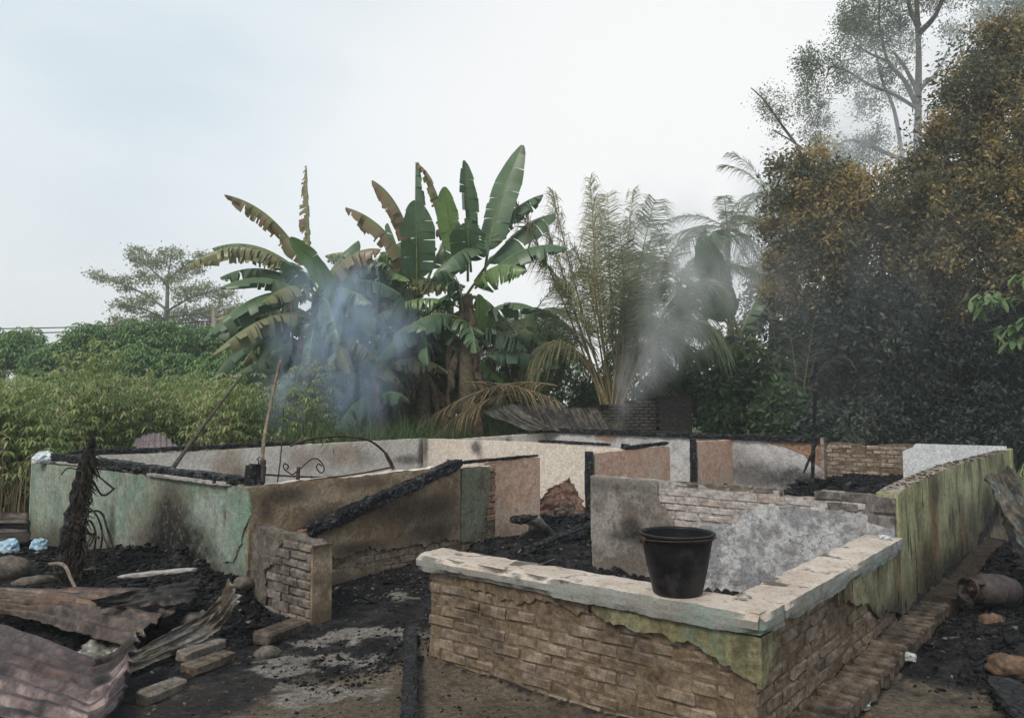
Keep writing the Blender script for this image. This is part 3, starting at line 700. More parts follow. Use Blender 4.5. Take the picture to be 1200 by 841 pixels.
# --- porch parapet, side run (faces -v). local x = u - 0.058
ps = wall('porch_parapet', (0.05, 0.05), (2.66, 0.05), 0.11, [(0, 0.556), (2.61, 0.556)], M['mortar'], jag=0.0, front=0.003, wob=0.002, label='low brick side wall of the porch with green plaster left at its far end')
lay(ps, 0.0, 2.6, -0.03, 9, 'brick', proud=0.003, loose=0.006, keep=lambda s, z: not (s > 1.5 and z > 0.47 - (s - 1.2) * 0.22))
patch(ps, [(-0.02, 0.556, 0), (-0.02, 0.335, 1), (0.035, 0.345, 1), (0.075, 0.42, 1), (0.15, 0.47, 1), (0.17, 0.556, 0)], 0.026, M['green_bit'], -0.033, 0.008, 'corner remnant of green plaster on brick')
patch(ps, [(1.12, 0.556, 0), (1.13, 0.47, 1), (1.3, 0.46, 1), (1.5, 0.40, 1), (1.75, 0.36, 1), (1.9, 0.27, 1), (2.05, 0.21, 1), (2.15, 0.24, 1), (2.3, 0.20, 1), (2.61, 0.12, 0), (2.61, 0.556, 0)], 0.02, M['green'], -0.026, 0.014, 'large ragged patch of yellow green plaster below the side ledge')
ledge(ps, 0.222, 2.62, -0.052, 0.205, 0.557, 0.658, chips=[(0.222, -0.05, 0.2, 0.02), (1.4, -0.05, 0.25, 0.01)])['label'] = 'side coping slab of the porch wall running back to the green wall'
# --- footing along the right side: bricks on edge, and a rough dark kerb farther back
ft = wall('footing', (-0.1, -0.14), (6.6, -0.14), 0.19, [(0, 0.055), (6.7, 0.06)], M['mortar_dark'], jag=0.012, label='low footing of bricks on edge along the right side wall')
s = 0.02
BF = [brick_mesh(0.075, 0.10, 0.205, M['brick_dark'], bev=0.012, jit=0.007) for _ in range(6)]
while s < 3.4:
    o = link('brick', random.choice(BF), ft, (s + 0.04, 0.075 + random.uniform(-.012, .012), 0.06 + random.uniform(-.012, .012)), (random.uniform(-.08, .08), random.uniform(-.1, .1), random.uniform(-.08, .08)))
    NBRICK += 1; s += 0.096
wall('footing', (3.3, -0.17), (6.8, -0.17), 0.18, [(0, 0.13), (1.2, 0.10), (2.2, 0.15), (3.5, 0.14)], M['mortar_dark'], jag=0.035, wob=0.03, label='rough sooty footing beyond the row of edge bricks')
# --- green outer wall on the right (faces -v)
gw = wall('wall', (2.662, 0.026), (9.25, 0.026), 0.144, [(0, 0.965), (0.25, 0.985), (1.2, 1.02), (2.2, 1.04), (4.0, 1.03), (6.59, 1.02)], M['green'], jag=0.007, label='long yellow green outer wall streaked with black run marks', cap_mat=M['brick_top'], step=0.03)
pl = MB(); pl.box((0.10, 0.0, 0.45), (0.22, 0.06, 1.18)); pl.build('wall_end_pier', M['green'], house, (9.2, 0.03, 0))
# crumbling bits lying on the wall top
tb = MB()
for _ in range(300):
    s = random.uniform(0.15, 6.5); c = random.uniform(0.006, 0.02)
    tb.box((s, random.uniform(0.0, 0.12), prof_at([(0, 0.965), (0.25, 0.985), (1.2, 1.02), (2.2, 1.04), (4.0, 1.03), (6.59, 1.02)], s) + c * 0.2), (c * random.uniform(1, 2.0), c, c * 0.7), Matrix.Rotation(random.uniform(0, 3), 3, 'Z') @ Matrix.Rotation(random.uniform(-.5, .5), 3, 'X'))
o = tb.build('wall_top_rubble', M['brick_dark'], gw); o['kind'] = 'stuff'
# --- inner porch wall (faces -u): grey plaster, limewashed bricks, whitewash. local x = 2.65 - v
cprof = [(0, 0.955), (0.28, 0.955), (0.9, 0.945), (1.0, 0.93), (1.35, 0.925), (1.70, 0.93), (1.765, 0.93), (1.775, 0.885), (2.07, 0.895), (2.08, 0.955), (2.48, 0.93), (2.6, 0.945)]
cw = wall('wall', (2.645, 2.65), (2.645, 0.065), 0.115, cprof, M['mortar_white'], jag=0.006, label='inner porch wall half stripped to whitewashed brick', front=0.012, cap_mat=M['brick_top'])
lay(cw, 0.45, 2.45, 0.36, 8, 'brick_white', proud=-0.002, keep=lambda s, z: z < prof_at(cprof, s) - 0.03 and ((z > 0.62 - 0.0 and s < 1.45) or z > 0.78 or (s < 1.2 and z > 0.5)))
for (s, ln) in ((0.98, 0.22), (1.23, 0.21), (1.45, 0.19), (1.64, 0.17)):
    o = link('brick', random.choice(brick_set('brick_grey')), cw, (s, 0.05, 0.925), (0, random.uniform(-.03, .03), random.uniform(-.05, .05))); o.scale = (ln / 0.205, 1.4, 0.8); NBRICK += 1
for (s, z, sx, sz_) in ((2.15, 0.92, 1, 1), (2.36, 0.915, 1, 1), (2.25, 0.845, 1.1, 1), (2.51, 0.885, 0.95, 1.9), (2.51, 0.755, 0.95, 1.9), (2.43, 0.82, 0.4, 1.0)):
    o = link('brick', random.choice(brick_set('brick_sooty')), cw, (s, 0.022, z), (0, random.uniform(-.02, .02), 0)); o.scale = (sx, 1, sz_); NBRICK += 1
patch(cw, [(0.0, -0.1, 0), (0.85, -0.1, 0), (0.85, 0.12, 0), (0.95, 0.3, 1), (0.90, 0.48, 1), (0.86, 0.60, 1), (0.76, 0.72, 1), (0.71, 0.80, 1), (0.70, 0.945, 0), (0.0, 0.955, 0), (0.0, 0.4, 1), (0.02, 0.2, 1)], 0.022, M['grey'], -0.012, 0.012, 'grey cement plaster with scorch marks at the doorway end')
patch(cw, [(0.87, -0.1, 0), (2.6, -0.1, 0), (2.6, 0.74, 0), (2.5, 0.76, 1), (2.42, 0.80, 1), (2.2, 0.815, 1), (2.0, 0.80, 1), (1.75, 0.815, 1), (1.62, 0.80, 1), (1.5, 0.74, 1), (1.42, 0.66, 1), (1.28, 0.62, 1), (1.12, 0.60, 1), (0.98, 0.56, 1), (0.93, 0.48, 1), (0.97, 0.3, 1), (0.87, 0.12, 0)], 0.02, M['whitewash'], -0.010, 0.016, 'cracked whitewashed plaster on the lower right of the wall')
# --- brick pier at the left of the porch opening (faces -u). local x = 4.15 - v
pr = wall('porch_pier', (0.04, 4.15), (0.04, 3.345), 0.14, [(0, 0.66), (0.12, 0.63), (0.3, 0.61), (0.5, 0.62), (0.75, 0.60), (0.805, 0.585)], M['mortar_grey'], jag=0.02, label='short sooty brick pier beside the porch opening', front=0.008)
lay(pr, 0.0, 0.80, -0.01, 9, 'brick_grey', proud=0.012, keep=lambda s, z: s > 0.26)
patch(pr, [(0.0, 0.59, 0), (0.0, 0.0, 0), (0.20, 0.0, 0), (0.24, 0.15, 1), (0.20, 0.3, 1), (0.30, 0.42, 1), (0.38, 0.52, 1), (0.40, 0.59, 0)], 0.012, M['mortar_grey'], -0.016, 0.03, name='mortar_render')
patch(pr, [(0.0, 0.95, 0), (0.02, 0.86, 1), (0.05, 0.74, 1), (-0.05, 0.62, 1), (-0.12, 0.45, 1), (-0.2, 0.34, 1), (-0.35, 0.33, 0), (-0.3, 0.95, 0)], 0.012, M['teal'], -0.055, 0.014, 'broken edge of turquoise plaster beside the pier', 'plaster')
ec = MB(); ec.box((0.816, 0.07, 0.275), (0.022, 0.17, 0.61)); ec.build('pier_render', M['brown'], pr)
# --- turquoise front wall (faces -u). local x = 9.05 - v
tprof = [(0, 0.93), (0.6, 0.945), (2.4, 0.95), (4.88, 0.955)]
tw = wall('wall', (0.0, 9.05), (0.0, 4.16), 0.12, tprof, M['teal'], jag=0.010, label='turquoise front wall with soot blooms above the ash heap', cap_mat=M['mortar'])
# --- brown porch side wall (faces -v). local x = u
dprof = [(0, 0.955), (0.5, 0.975), (1.2, 0.97), (2.0, 0.99), (2.44, 1.0), (2.46, 0.965), (3.0, 0.955)]
dw = wall('wall', (0.0, 4.16), (3.02, 4.16), 0.12, dprof, M['mortar'], jag=0.012, front=0.016, label='brown porch side wall with broken plaster over bare brick courses', cap_mat=M['cream'])
jd, je = [], []
lay(dw, 0.15, 2.95, -0.03, 6, 'brick', proud=-0.010, keep=lambda s, z: z < 0.38 and s > 0.1, joined=jd)
lay(dw, 2.86, 3.02, 0.36, 9, 'brick_red', proud=0.002, L=0.15, keep=lambda s, z: z < 0.955, joined=je)
join_bricks(dw, jd, M['brick']); join_bricks(dw, je, M['brick_red'])
patch(dw, [(0.0, 0.95, 0), (0.0, 0.30, 0), (0.3, 0.34, 1), (0.62, 0.38, 1), (0.85, 0.27, 1), (1.2, 0.30, 1), (1.45, 0.255, 1), (1.75, 0.27, 1), (1.95, 0.22, 1), (2.15, 0.27, 1), (2.43, 0.20, 0), (2.43, 0.99, 0), (2.0, 0.982, 0), (1.2, 0.963, 0), (0.5, 0.966, 0)], 0.018, M['brown'], -0.014, 0.022, 'scorched brown plaster above a broken lower edge')
patch(dw, [(2.445, 0.955, 0), (2.445, 0.20, 0), (2.62, 0.19, 1), (2.78, 0.24, 1), (2.82, 0.45, 1), (2.88, 0.7, 1), (2.87, 0.95, 0)], 0.03, M['olive'], -0.026, 0.02, 'olive green plaster strip at the doorway end')
# thin render patches lower down
patch(dw, [(0.5, 0.14, 1), (0.95, 0.16, 1), (1.3, 0.12, 1), (1.2, 0.02, 1), (0.6, 0.0, 1)], 0.008, M['brown'], -0.006, 0.03)
# --- rear and inner walls
wl_ = wall('wall', (0.02, 9.0), (6.55, 9.0), 0.12, [(0, 1.0), (1.9, 0.985), (3.4, 1.02), (6.53, 1.06)], M['cream'], jag=0.006, label='long cream inner face of the left side wall with rust brown scorch', wob=0.003)
qw = wall('wall', (6.5, 9.0), (6.5, 4.25), 0.11, [(0, 1.055), (1.5, 1.06), (2.9, 1.045), (4.0, 1.005), (4.75, 0.985)], M['cream2'], jag=0.004, label='cream cross wall behind the doorway with one soot blot near its top', wob=0.003)
wall('wall', (6.62, 8.15), (9.2, 8.15), 0.11, [(0, 1.06), (2.6, 1.12)], M['cream2'], jag=0.006, label='rear stretch of the left side wall')
bw = wall('wall', (9.2, 8.2), (9.2, 2.5), 0.11, [(0, 1.13), (2.0, 1.12), (4.6, 1.07), (5.7, 1.06)], M['white_burnt'], jag=0.006, label='white rear wall smoked grey in its lower part')
patch(bw, [(4.62, 1.06, 0), (5.0, 0.985, 1), (5.35, 0.87, 1), (5.45, 0.78, 1), (5.66, 0.62, 0), (5.69, 1.055, 0)], 0.008, M['brick_red'], -0.010, 0.016, 'bare orange brown render where the white paint is gone')
wall('wall', (3.0, 4.30), (4.0, 4.30), 0.11, [(0, 0.985), (1.0, 1.0)], M['pink'], jag=0.004, label='short pink wall beyond the porch doorway')
wall('wall', (5.1, 4.22), (7.2, 4.22), 0.11, [(0, 1.005), (2.1, 1.02)], M['pink'], jag=0.006, label='pink corridor wall with a charred batten on top')
wall('wall', (7.85, 4.06), (9.2, 4.06), 0.11, [(0, 1.08), (1.35, 1.07)], M['pink'], jag=0.006, label='pink wall stub in the far room corner')
# rear right: bare courses of brick, white plaster, soot
rbp = [(0, 1.055), (0.05, 1.065), (0.52, 1.06), (0.53, 1.015), (0.78, 1.02), (0.79, 1.055), (1.15, 1.07), (2.45, 1.07)]
rb = wall('wall', (9.2, 2.49), (9.2, 0.06), 0.12, rbp, M['mortar'], jag=0.006, front=0.012, label='rear wall of bare brick courses beside a white plastered block')
jb = []
lay(rb, 0.0, 1.2, 0.44, 10, 'brick_tan', proud=-0.006, L=0.19, keep=lambda s, z: z < prof_at(rbp, s) - 0.01, joined=jb, loose=0.008)
join_bricks(rb, jb, M['brick_tan'])
patch(rb, [(1.12, 0.1, 0), (2.44, 0.1, 0), (2.44, 1.078, 0), (1.30, 1.082, 0), (1.26, 1.03, 1), (1.17, 0.985, 1), (1.12, 0.955, 0)], 0.03, M['white_clean'], -0.018, 0.01, 'clean white speckled plaster on the right of the rear wall')
patch(rb, [(0.0, 0.1, 0), (1.115, 0.1, 0), (1.115, 0.60, 1), (0.7, 0.585, 1), (0.4, 0.60, 1), (0.2, 0.55, 1), (0.0, 0.52, 0)], 0.02, M['char_soft'], -0.014, 0.03, 'band of black char at the foot of the brick wall')
# charred door posts still fixed to the walls
def post(a, z0, z1, w, d, lab):
    mb = MB(); n = 14
    for i in range(n):
        pass
    mb.tube([(0, 0, z0 + (z1 - z0) * i / n) for i in range(n + 1)], [max(w, d) * 0.62 * (1 + 0.12 * fbm(i * 1.7, a[0])) for i in range(n + 1)], 4, jit=0.10)
    o = mb.build('door_post', M['char'], house, (a[0], a[1], 0), rot=(0, 0, math.radians(45) * 0)); o['label'] = lab
    return o
post((5.03, 4.27), 0.0, 1.03, 0.11, 0.11, 'charred post at the near end of the pink corridor wall')
post((7.78, 4.11), 0.2, 1.13, 0.10, 0.10, 'charred post standing before the far pink stub')
mb = MB(); mb.box((0, 0, 0.62), (0.06, 0.05, 1.05)); mb.build('jamb', M['brick_tan'], house, (9.14, 2.52, 0))

# ------------------------------------------------------------------ charred timbers
def beam(name, p0, p1, w, h, label, cat='beam', mat='char', group=None, n=None, rough=0.10, end=None, bend=0.0):
    p0, p1 = Vector(p0), Vector(p1); L = (p1 - p0).length; n = n or max(6, int(L / 0.045))
    t = (p1 - p0).normalized(); a = t.cross(Vector((0, 0, 1)))
    a = a.normalized() if a.length > 0.05 else Vector((1, 0, 0)); c = a.cross(t)
    c = -c if c.z < 0 else c
    n = min(170, max(n, int(L / 0.022))) if mat.startswith('char') else n
    mb = MB(); seed = random.uniform(0, 99); prof = []
    for q in range(20):
        w_ = 2 * math.pi * (q + .5) / 20; cx, cy = math.cos(w_), math.sin(w_); m_ = max(abs(cx), abs(cy)) ** 0.75
        prof.append((cx / m_ * w / 2, cy / m_ * h / 2))
    K = len(prof)
    for i in range(n + 1):
        s = i / n; o = t * (L * s) + Vector((0, 0, bend * math.sin(math.pi * s)))
        tp = 1.0 - 0.35 * max(0, 1 - min(s, 1 - s) * L / 0.10)
        for (x, y) in prof:
            cell = noise.cell(Vector((s * L * 26, x * 30 + seed, y * 30)))
            f = tp * (1 + rough * fbm(s * L * 14, x * 40 + seed, y * 40) + rough * 1.2 * fbm(s * L * 3, x * 9 + seed, y * 9) + 0.45 * rough * (cell - 0.5) + 0.5 * rough * fbm(s * L * 45, x * 60 + seed, y * 60, 2))
            mb.v.append(tuple(o + a * x * f + c * y * f))
    for i in range(n):
        for q in range(K):
            mb.f.append((i * K + q, i * K + (q + 1) % K, (i + 1) * K + (q + 1) % K, (i + 1) * K + q))
            mb.m.append(1 if (end and i < 2) else 0)
    mb.f.append(tuple(reversed(range(K)))); mb.f.append(tuple(n * K + q for q in range(K))); mb.m += [1 if end else 0, 0]
    o = mb.build(name, [M[mat]] + ([M[end]] if end else []), None, p0)
    return props(o, label, cat, group)
G1 = 'charred roof timbers lying on the walls'
beam('charred_beam', hw(0.42, 4.06, 0.53), hw(2.44, 4.17, 1.025), 0.13, 0.115, 'thick charred beam sloping from the brick pier up to the brown wall top', group=G1, rough=0.17, end='char_wood')
beam('charred_beam', hw(0.03, 4.33, 0.985), hw(0.08, 8.55, 1.03), 0.13, 0.085, 'charred beam lying along the top of the turquoise front wall', group=G1, rough=0.2)
beam('charred_plank', hw(-0.01, 4.40, 0.962), hw(-0.01, 5.9, 0.965), 0.06, 0.035, 'pale scorched plank edge under the beam on the turquoise wall', 'plank', 'mortar_white', rough=0.1)
beam('charred_beam', hw(0.4, 9.07, 1.03), hw(3.9, 9.07, 1.055), 0.09, 0.06, 'thin charred beam along the far left side wall top', group=G1, rough=0.25)
beam('charred_beam', hw(9.22, 8.9, 1.19), hw(9.2, 2.45, 1.105), 0.14, 0.10, 'long black beam along the rear wall top', group=G1, rough=0.2)
beam('charred_beam', hw(6.56, 6.3, 1.08), hw(6.56, 4.9, 1.05), 0.07, 0.05, 'short black batten on the cream cross wall', group=G1, rough=0.25)
beam('charred_beam', hw(5.9, 4.26, 1.04), hw(7.2, 4.26, 1.075), 0.08, 0.055, 'black batten on the pink corridor wall', group=G1, rough=0.25)
beam('charred_beam', hw(2.5, 4.26, 1.01), hw(4.0, 4.34, 1.02), 0.05, 0.035, 'thin dark batten from the brown wall onto the short pink wall', group=G1, rough=0.25)
beam('charred_stub', hw(6.35, 4.55, 1.04), hw(6.1, 4.3, 1.05), 0.09, 0.08, 'burnt timber stub where cream and pink walls meet', rough=0.3)
beam('charred_beam', hw(3.15, 4.05, 0.36), hw(4.75, 3.3, 0.30), 0.12, 0.10, 'charred beam lying level across the doorway before red sheet', rough=0.25)
beam('charred_beam', hw(2.75, 3.55, 0.12), hw(4.6, 3.55, 0.30), 0.13, 0.09, 'alligatored charred beam on the rubble inside the doorway', rough=0.25)
beam('charred_beam', hw(3.4, 3.2, 0.17), hw(4.7, 2.75, 0.22), 0.05, 0.04, 'slim charred batten in the doorway rubble beside the grey wall', rough=0.25)
beam('charred_plank', gz(481, 735, 0.06), gz(480, 870, 0.06), 0.085, 0.05, 'charred plank lying on the soil before the porch opening', 'plank', 'char_soft', rough=0.15)
beam('charred_plank', gz(1172, 795, 0.10), gz(1215, 850, 0.07), 0.16, 0.04, 'broad charred plank on the coal heap at the right edge', 'plank', 'char_soft', rough=0.15)
beam('charred_post', hw(7.2, 2.10, 0.15), at(956, 425, hw(7.2, 2.1).y), 0.045, 0.045, 'tall slim charred post standing in the far room', 'post', rough=0.15, n=40)
beam('fallen_stick', hw(7.1, 2.16, 0.72), hw(7.3, 1.99, 1.25), 0.03, 0.03, 'thin burnt stick leaning on the tall charred post', 'stick', rough=0.3)

# ------------------------------------------------------------------ bucket on the ledge
bk = empty('bucket', hw(0.135, 0.475, 0.664), 0.3, 'black plastic bucket standing on the porch ledge near its corner', 'bucket')
mb = MB()
mb.lathe([(0.0, 0.0), (0.112, 0.0), (0.120, 0.006), (0.122, 0.015), (0.150, 0.14), (0.172, 0.262), (0.174, 0.285)], 48)
mb.lathe([(0.169, 0.285), (0.167, 0.262), (0.146, 0.14), (0.116, 0.012), (0.0, 0.010)], 48)
mb.build('bucket_body', M['bucket'], bk, smooth=True)
mb = MB(); mb.lathe([(0.172, 0.262), (0.180, 0.266), (0.181, 0.272), (0.176, 0.277), (0.1845, 0.283), (0.188, 0.289), (0.186, 0.295), (0.176, 0.297), (0.168, 0.292), (0.168, 0.280)], 48)
mb.build('rim', M['bucket'], bk, smooth=True)
mb = MB()
for sgn in (-1, 1): mb.box((sgn * 0.184, 0, 0.266), (0.018, 0.04, 0.03))
hp = [(0.19 * math.cos(w), -0.19 * math.sin(w) * 0.99, 0.268 + 0.012 * math.sin(w)) for w in np.linspace(0, math.pi, 25)]
mb.tube(hp, 0.0028, 6); mb.build('bucket_handle', M['iron'], bk, smooth=True)

# ------------------------------------------------------------------ corrugated roofing sheets
def sheet(name, P, nu, nv, waves, amp, mat, label, cat='roofing sheet', group=None, crumple=0.02, seed=0.0, along='u', tear=0.0, th=0.0015):
    """P(s, t) -> base point; ridges run along t and repeat along s"""
    pts = [[Vector(P(i / nu, j / nv)) for j in range(nv + 1)] for i in range(nu + 1)]
    V = []
    for i in range(nu + 1):
        for j in range(nv + 1):
            p = pts[i][j]
            du = pts[min(i + 1, nu)][j] - pts[max(i - 1, 0)][j]; dv = pts[i][min(j + 1, nv)] - pts[i][max(j - 1, 0)]
            nrm = du.cross(dv)
            nrm = nrm.normalized() if nrm.length > 1e-9 else Vector((0, 0, 1))
            s, t = i / nu, j / nv
            d = -0.5 * crumple * 2.2 * abs(fbm(s * 2.6 + 9, t * 2.6, seed + 2, 3)) + amp * math.sin(2 * math.pi * waves * s + 0.35 * fbm(t * 1.3, seed)) * (0.8 + 0.3 * fbm(s * 2, t * 2, seed + 5)) + crumple * fbm(s * 2.2, t * 2.2, seed, 4)
            e = Vector((fbm(t * 9, s * 2, seed), fbm(t * 9, s * 2, seed + 9), 0)) * tear * (abs(s - .5) * 2) ** 6
            e += Vector((fbm(s * 9, t * 2, seed + 3), fbm(s * 9, t * 2, seed + 6), 0)) * tear * (abs(t - .5) * 2) ** 6
            V.append(p + nrm * d + e)
    org = sum(V, Vector()) / len(V); org.z = min(p.z for p in V)
    F = [(i * (nv + 1) + j, (i + 1) * (nv + 1) + j, (i + 1) * (nv + 1) + j + 1, i * (nv + 1) + j + 1) for i in range(nu) for j in range(nv)]
    mb = MB(); mb.add(V, F)
    o = mb.build(name, M[mat], None, org, smooth=True, org=org)
    md = o.modifiers.new('thickness', 'SOLIDIFY'); md.thickness = th
    return props(o, label, cat, group)
def bil(a, b, c, d, sag=0.0, lift=None):
    a, b, c, d = map(Vector, (a, b, c, d))
    def P(s, t):
        p = a * (1 - s) * (1 - t) + b * s * (1 - t) + c * s * t + d * (1 - s) * t
        p = p + Vector((0, 0, -sag * math.sin(math.pi * s) * math.sin(math.pi * t)))
        if lift: p = p + Vector((0, 0, lift(s, t)))
        return p
    return P
GS = 'burnt roofing sheets lying around the ruin'
def stations(*st):
    def P(s_, t):
        for (t0, a0, b0), (t1, a1, b1) in zip(st, st[1:]):
            if t <= t1 + 1e-9:
                f = (t - t0) / (t1 - t0); return Vector(a0).lerp(Vector(a1), f).lerp(Vector(b0).lerp(Vector(b1), f), s_)
    return P
# big purple one in the lower left corner: s runs across the ridges (far edge -> near edge), t along them
sheet('roofing_sheet', stations((0, gz(-110, 706, 0.26), gz(-140, 838, 0.12)), (0.5, gz(10, 736, 0.20), gz(0, 838, 0.10)), (0.80, gz(112, 774, 0.10), gz(100, 858, 0.04)), (0.9, gz(138, 764, 0.16), gz(120, 846, 0.06)), (1, gz(164, 741, 0.27), gz(140, 822, 0.10))), 140, 90, 6.5, 0.034, 'zinc_purple', 'large purple scorched corrugated sheet in the lower left corner, its end curled up', group=GS, crumple=0.02, seed=3, tear=0.02)
sheet('roofing_sheet', bil(gz(-40, 690, 0.25), gz(-20, 712, 0.20), gz(150, 754, 0.17), gz(228, 690, 0.26), -0.03), 100, 70, 6.0, 0.026, 'zinc_rust', 'rust brown corrugated sheet lying behind the large purple one', group=GS, crumple=0.025, seed=8, tear=0.05)
sheet('roofing_sheet', bil(gz(105, 702, 0.33), gz(120, 712, 0.27), gz(222, 706, 0.25), gz(238, 676, 0.36), 0.0), 40, 40, 3, 0.012, 'zinc_black', 'small dark buckled sheet under the pale plank on the ash heap', group=GS, crumple=0.035, seed=13, tear=0.05)
sheet('roofing_sheet', bil(gz(60, 757, 0.12), gz(90, 775, 0.08), gz(150, 778, 0.08), gz(140, 752, 0.11), 0.0), 30, 30, 3, 0.010, 'zinc_pale', 'grey green sheet scrap showing between the purple and the rusty sheet', group=GS, crumple=0.05, seed=15, tear=0.04)
# pale crumpled strip rising to a point
sheet('roofing_sheet', stations((0, gz(120, 778, 0.10), gz(118, 792, 0.03)), (0.2, gz(158, 762, 0.12), gz(160, 784, 0.03)), (0.42, gz(195, 742, 0.17), gz(205, 765, 0.05)), (0.65, gz(235, 721, 0.20), gz(240, 750, 0.06)), (0.82, gz(254, 704, 0.26), gz(262, 732, 0.11)), (1.0, gz(265, 677, 0.42), gz(281, 706, 0.30))), 26, 70, 1.2, 0.012, 'zinc_pale', 'pale crumpled sheet strip standing up in a point beside the brick pier', group=GS, crumple=0.05, seed=21, tear=0.03)
beam('pale_plank', gz(141, 675, 0.37), gz(228, 667, 0.43), 0.11, 0.022, 'ash whitened plank lying on the heap under the turquoise wall', 'plank', 'mortar_white', rough=0.12)
sheet('roofing_sheet', bil(gz(-60, 632, 0.15), gz(-60, 646, 0.12), gz(34, 634, 0.12), gz(36, 622, 0.15), -0.03), 30, 40, 3, 0.010, 'zinc_purple', 'purple corrugated sheet end beside the left corner of the turquoise wall', group=GS, crumple=0.03, seed=31)
for q, (y0, y1, z) in enumerate(((600, 590, 0.33), (611, 602, 0.22))):
    sheet('roofing_sheet', bil(gz(-70, y0, z), gz(-70, y0 + 14, z - 0.10), gz(33, y0 + 12, z - 0.10), gz(34, y0, z), 0.0), 30, 20, 1.5, 0.02, 'zinc_black', ['upper blackened roofing sheet stacked at the far left edge', 'lower blackened roofing sheet stacked at the far left edge'][q], group=GS, crumple=0.02, seed=35 + q)
# curved purple sheet showing over the left side wall
yA = hw(2.0, 9.5).y
def arch(s, t):
    lo_ = at(156 + 57 * s, 523 + 9 * s, yA)
    hi_ = at(160 + 50 * s, 523 + 8 * s - 20 * math.sin(math.pi * min(1.0, 0.12 + 0.80 * s)), yA + 0.55)
    return lo_.lerp(hi_, t) + Vector((0, 0, 0.05 * math.sin(math.pi * t)))
sheet('roofing_sheet', arch, 70, 20, 8, 0.012, 'zinc_mauve', 'arched purple corrugated sheet poking up behind the left side wall', group=GS, crumple=0.01, seed=41)
# three sooty sheets leaning behind the rear wall
for q, (pts, m_, lab) in enumerate((
        (((562, 482), (600, 473), (645, 502), (622, 506)), 'zinc_dark', 'dark brown sheet fanned out behind the rear wall, left of the palm'),
        (((602, 474), (654, 470), (672, 505), (628, 505)), 'zinc_black', 'black sheet leaning behind the rear wall at the foot of the palm'),
        (((648, 478), (700, 478), (718, 508), (664, 508)), 'zinc_black', 'dark sheet behind the rear wall, right of the palm foot'))):
    yb = hw(9.6, 6.8).y + 0.25 * q
    a, b, c, d = [at(x, y, yb + (0.5 if i < 2 else 0.0)) for i, (x, y) in enumerate(pts)]
    sheet('roofing_sheet', bil(a, b, c, d, 0.08), 50, 20, 6, 0.018, m_, lab, group=GS, crumple=0.05, seed=50 + q, tear=0.06)
# red brown sheets on the rubble in the doorway
pz = hw(5.0, 4.6).y
sheet('roofing_sheet', bil(at(628, 603, pz), at(640, 578, pz + 0.2), at(668, 560, pz + 0.3), at(690, 606, pz - 0.1), -0.05), 30, 30, 2.5, 0.03, 'zinc_red', 'dark red crumpled sheet standing in the doorway before the cream wall', group=GS, crumple=0.045, seed=61, tear=0.05)
sheet('roofing_sheet', bil(at(645, 612, pz - 0.5), at(655, 592, pz - 0.35), at(668, 586, pz - 0.3), at(688, 612, pz - 0.5), -0.05), 24, 24, 2, 0.015, 'zinc_rust', 'small pinkish brown sheet flap in front of the red sheet', group=GS, crumple=0.05, seed=63, tear=0.03)
sheet('roofing_sheet', bil(hw(3.2, 4.1, 0.05), hw(3.25, 3.75, 0.45), hw(3.75, 3.75, 0.05), hw(3.6, 3.9, 0.0), 0.0), 16, 16, 1, 0.01, 'zinc_pale', 'grey bent sheet leaning inside the doorway beside the brick end', group=GS, crumple=0.05, seed=64)
# leaning sheet at the right edge
yl = hw(4.9, -0.75).y
sheet('roofing_sheet', bil(at(1153, 562, yl + 0.1), at(1181, 551, yl + 0.15), at(1262, 640, yl - 0.6), at(1208, 655, yl - 0.6), 0.0, lambda s, t: 0.0), 24, 50, 2.0, 0.02, 'zinc_dark', 'bent rusty sheet leaning against the green wall at the right edge', group=GS, crumple=0.07, seed=71, tear=0.03)
sheet('roofing_sheet', bil(at(1162, 572, yl + 0.25), at(1190, 575, yl + 0.35), at(1225, 668, yl - 0.1), at(1190, 652, yl - 0.2), 0.0), 20, 40, 1.0, 0.012, 'zinc_black', 'soot black sheet under the leaning rusty one at the right edge', group=GS, crumple=0.05, seed=73, tear=0.03)
sheet('roofing_sheet', bil(gz(1186, 655, 0.34), gz(1192, 668, 0.26), gz(1260, 690, 0.22), gz(1250, 662, 0.32), -0.05), 24, 20, 2.5, 0.02, 'zinc_black', 'curled dark sheet scrap behind the gas cylinder', group=GS, crumple=0.05, seed=75, tear=0.04)

# ------------------------------------------------------------------ gas cylinder on its side
cp = gz(1156, 688, 0.21)
ax = Vector((0.93, 0.30, -0.10)).normalized()
gc = empty('gas_cylinder', (cp.x + 0.05, cp.y, 0.19), 0, 'rust brown steel gas cylinder lying on the charcoal by the green wall', 'gas cylinder')
R = ax.to_track_quat('Z', 'Y').to_matrix()
gc.scale = (0.76, 0.76, 0.76)
mb = MB()
mb.lathe([(0.0, -0.235), (0.05, -0.232), (0.10, -0.215), (0.14, -0.18), (0.158, -0.12), (0.160, -0.005), (0.163, 0.0), (0.160, 0.005), (0.158, 0.11), (0.145, 0.165), (0.11, 0.205), (0.05, 0.22), (0, 0.222)], 36, M=R)
mb.build('tank', M['cylinder'], gc, smooth=True)
mb = MB(); mb.lathe([(0.125, 0.17), (0.128, 0.25), (0.122, 0.25), (0.119, 0.17)], 36, M=R); mb.build('foot_ring', M['cylinder'], gc, smooth=True)
mb = MB()
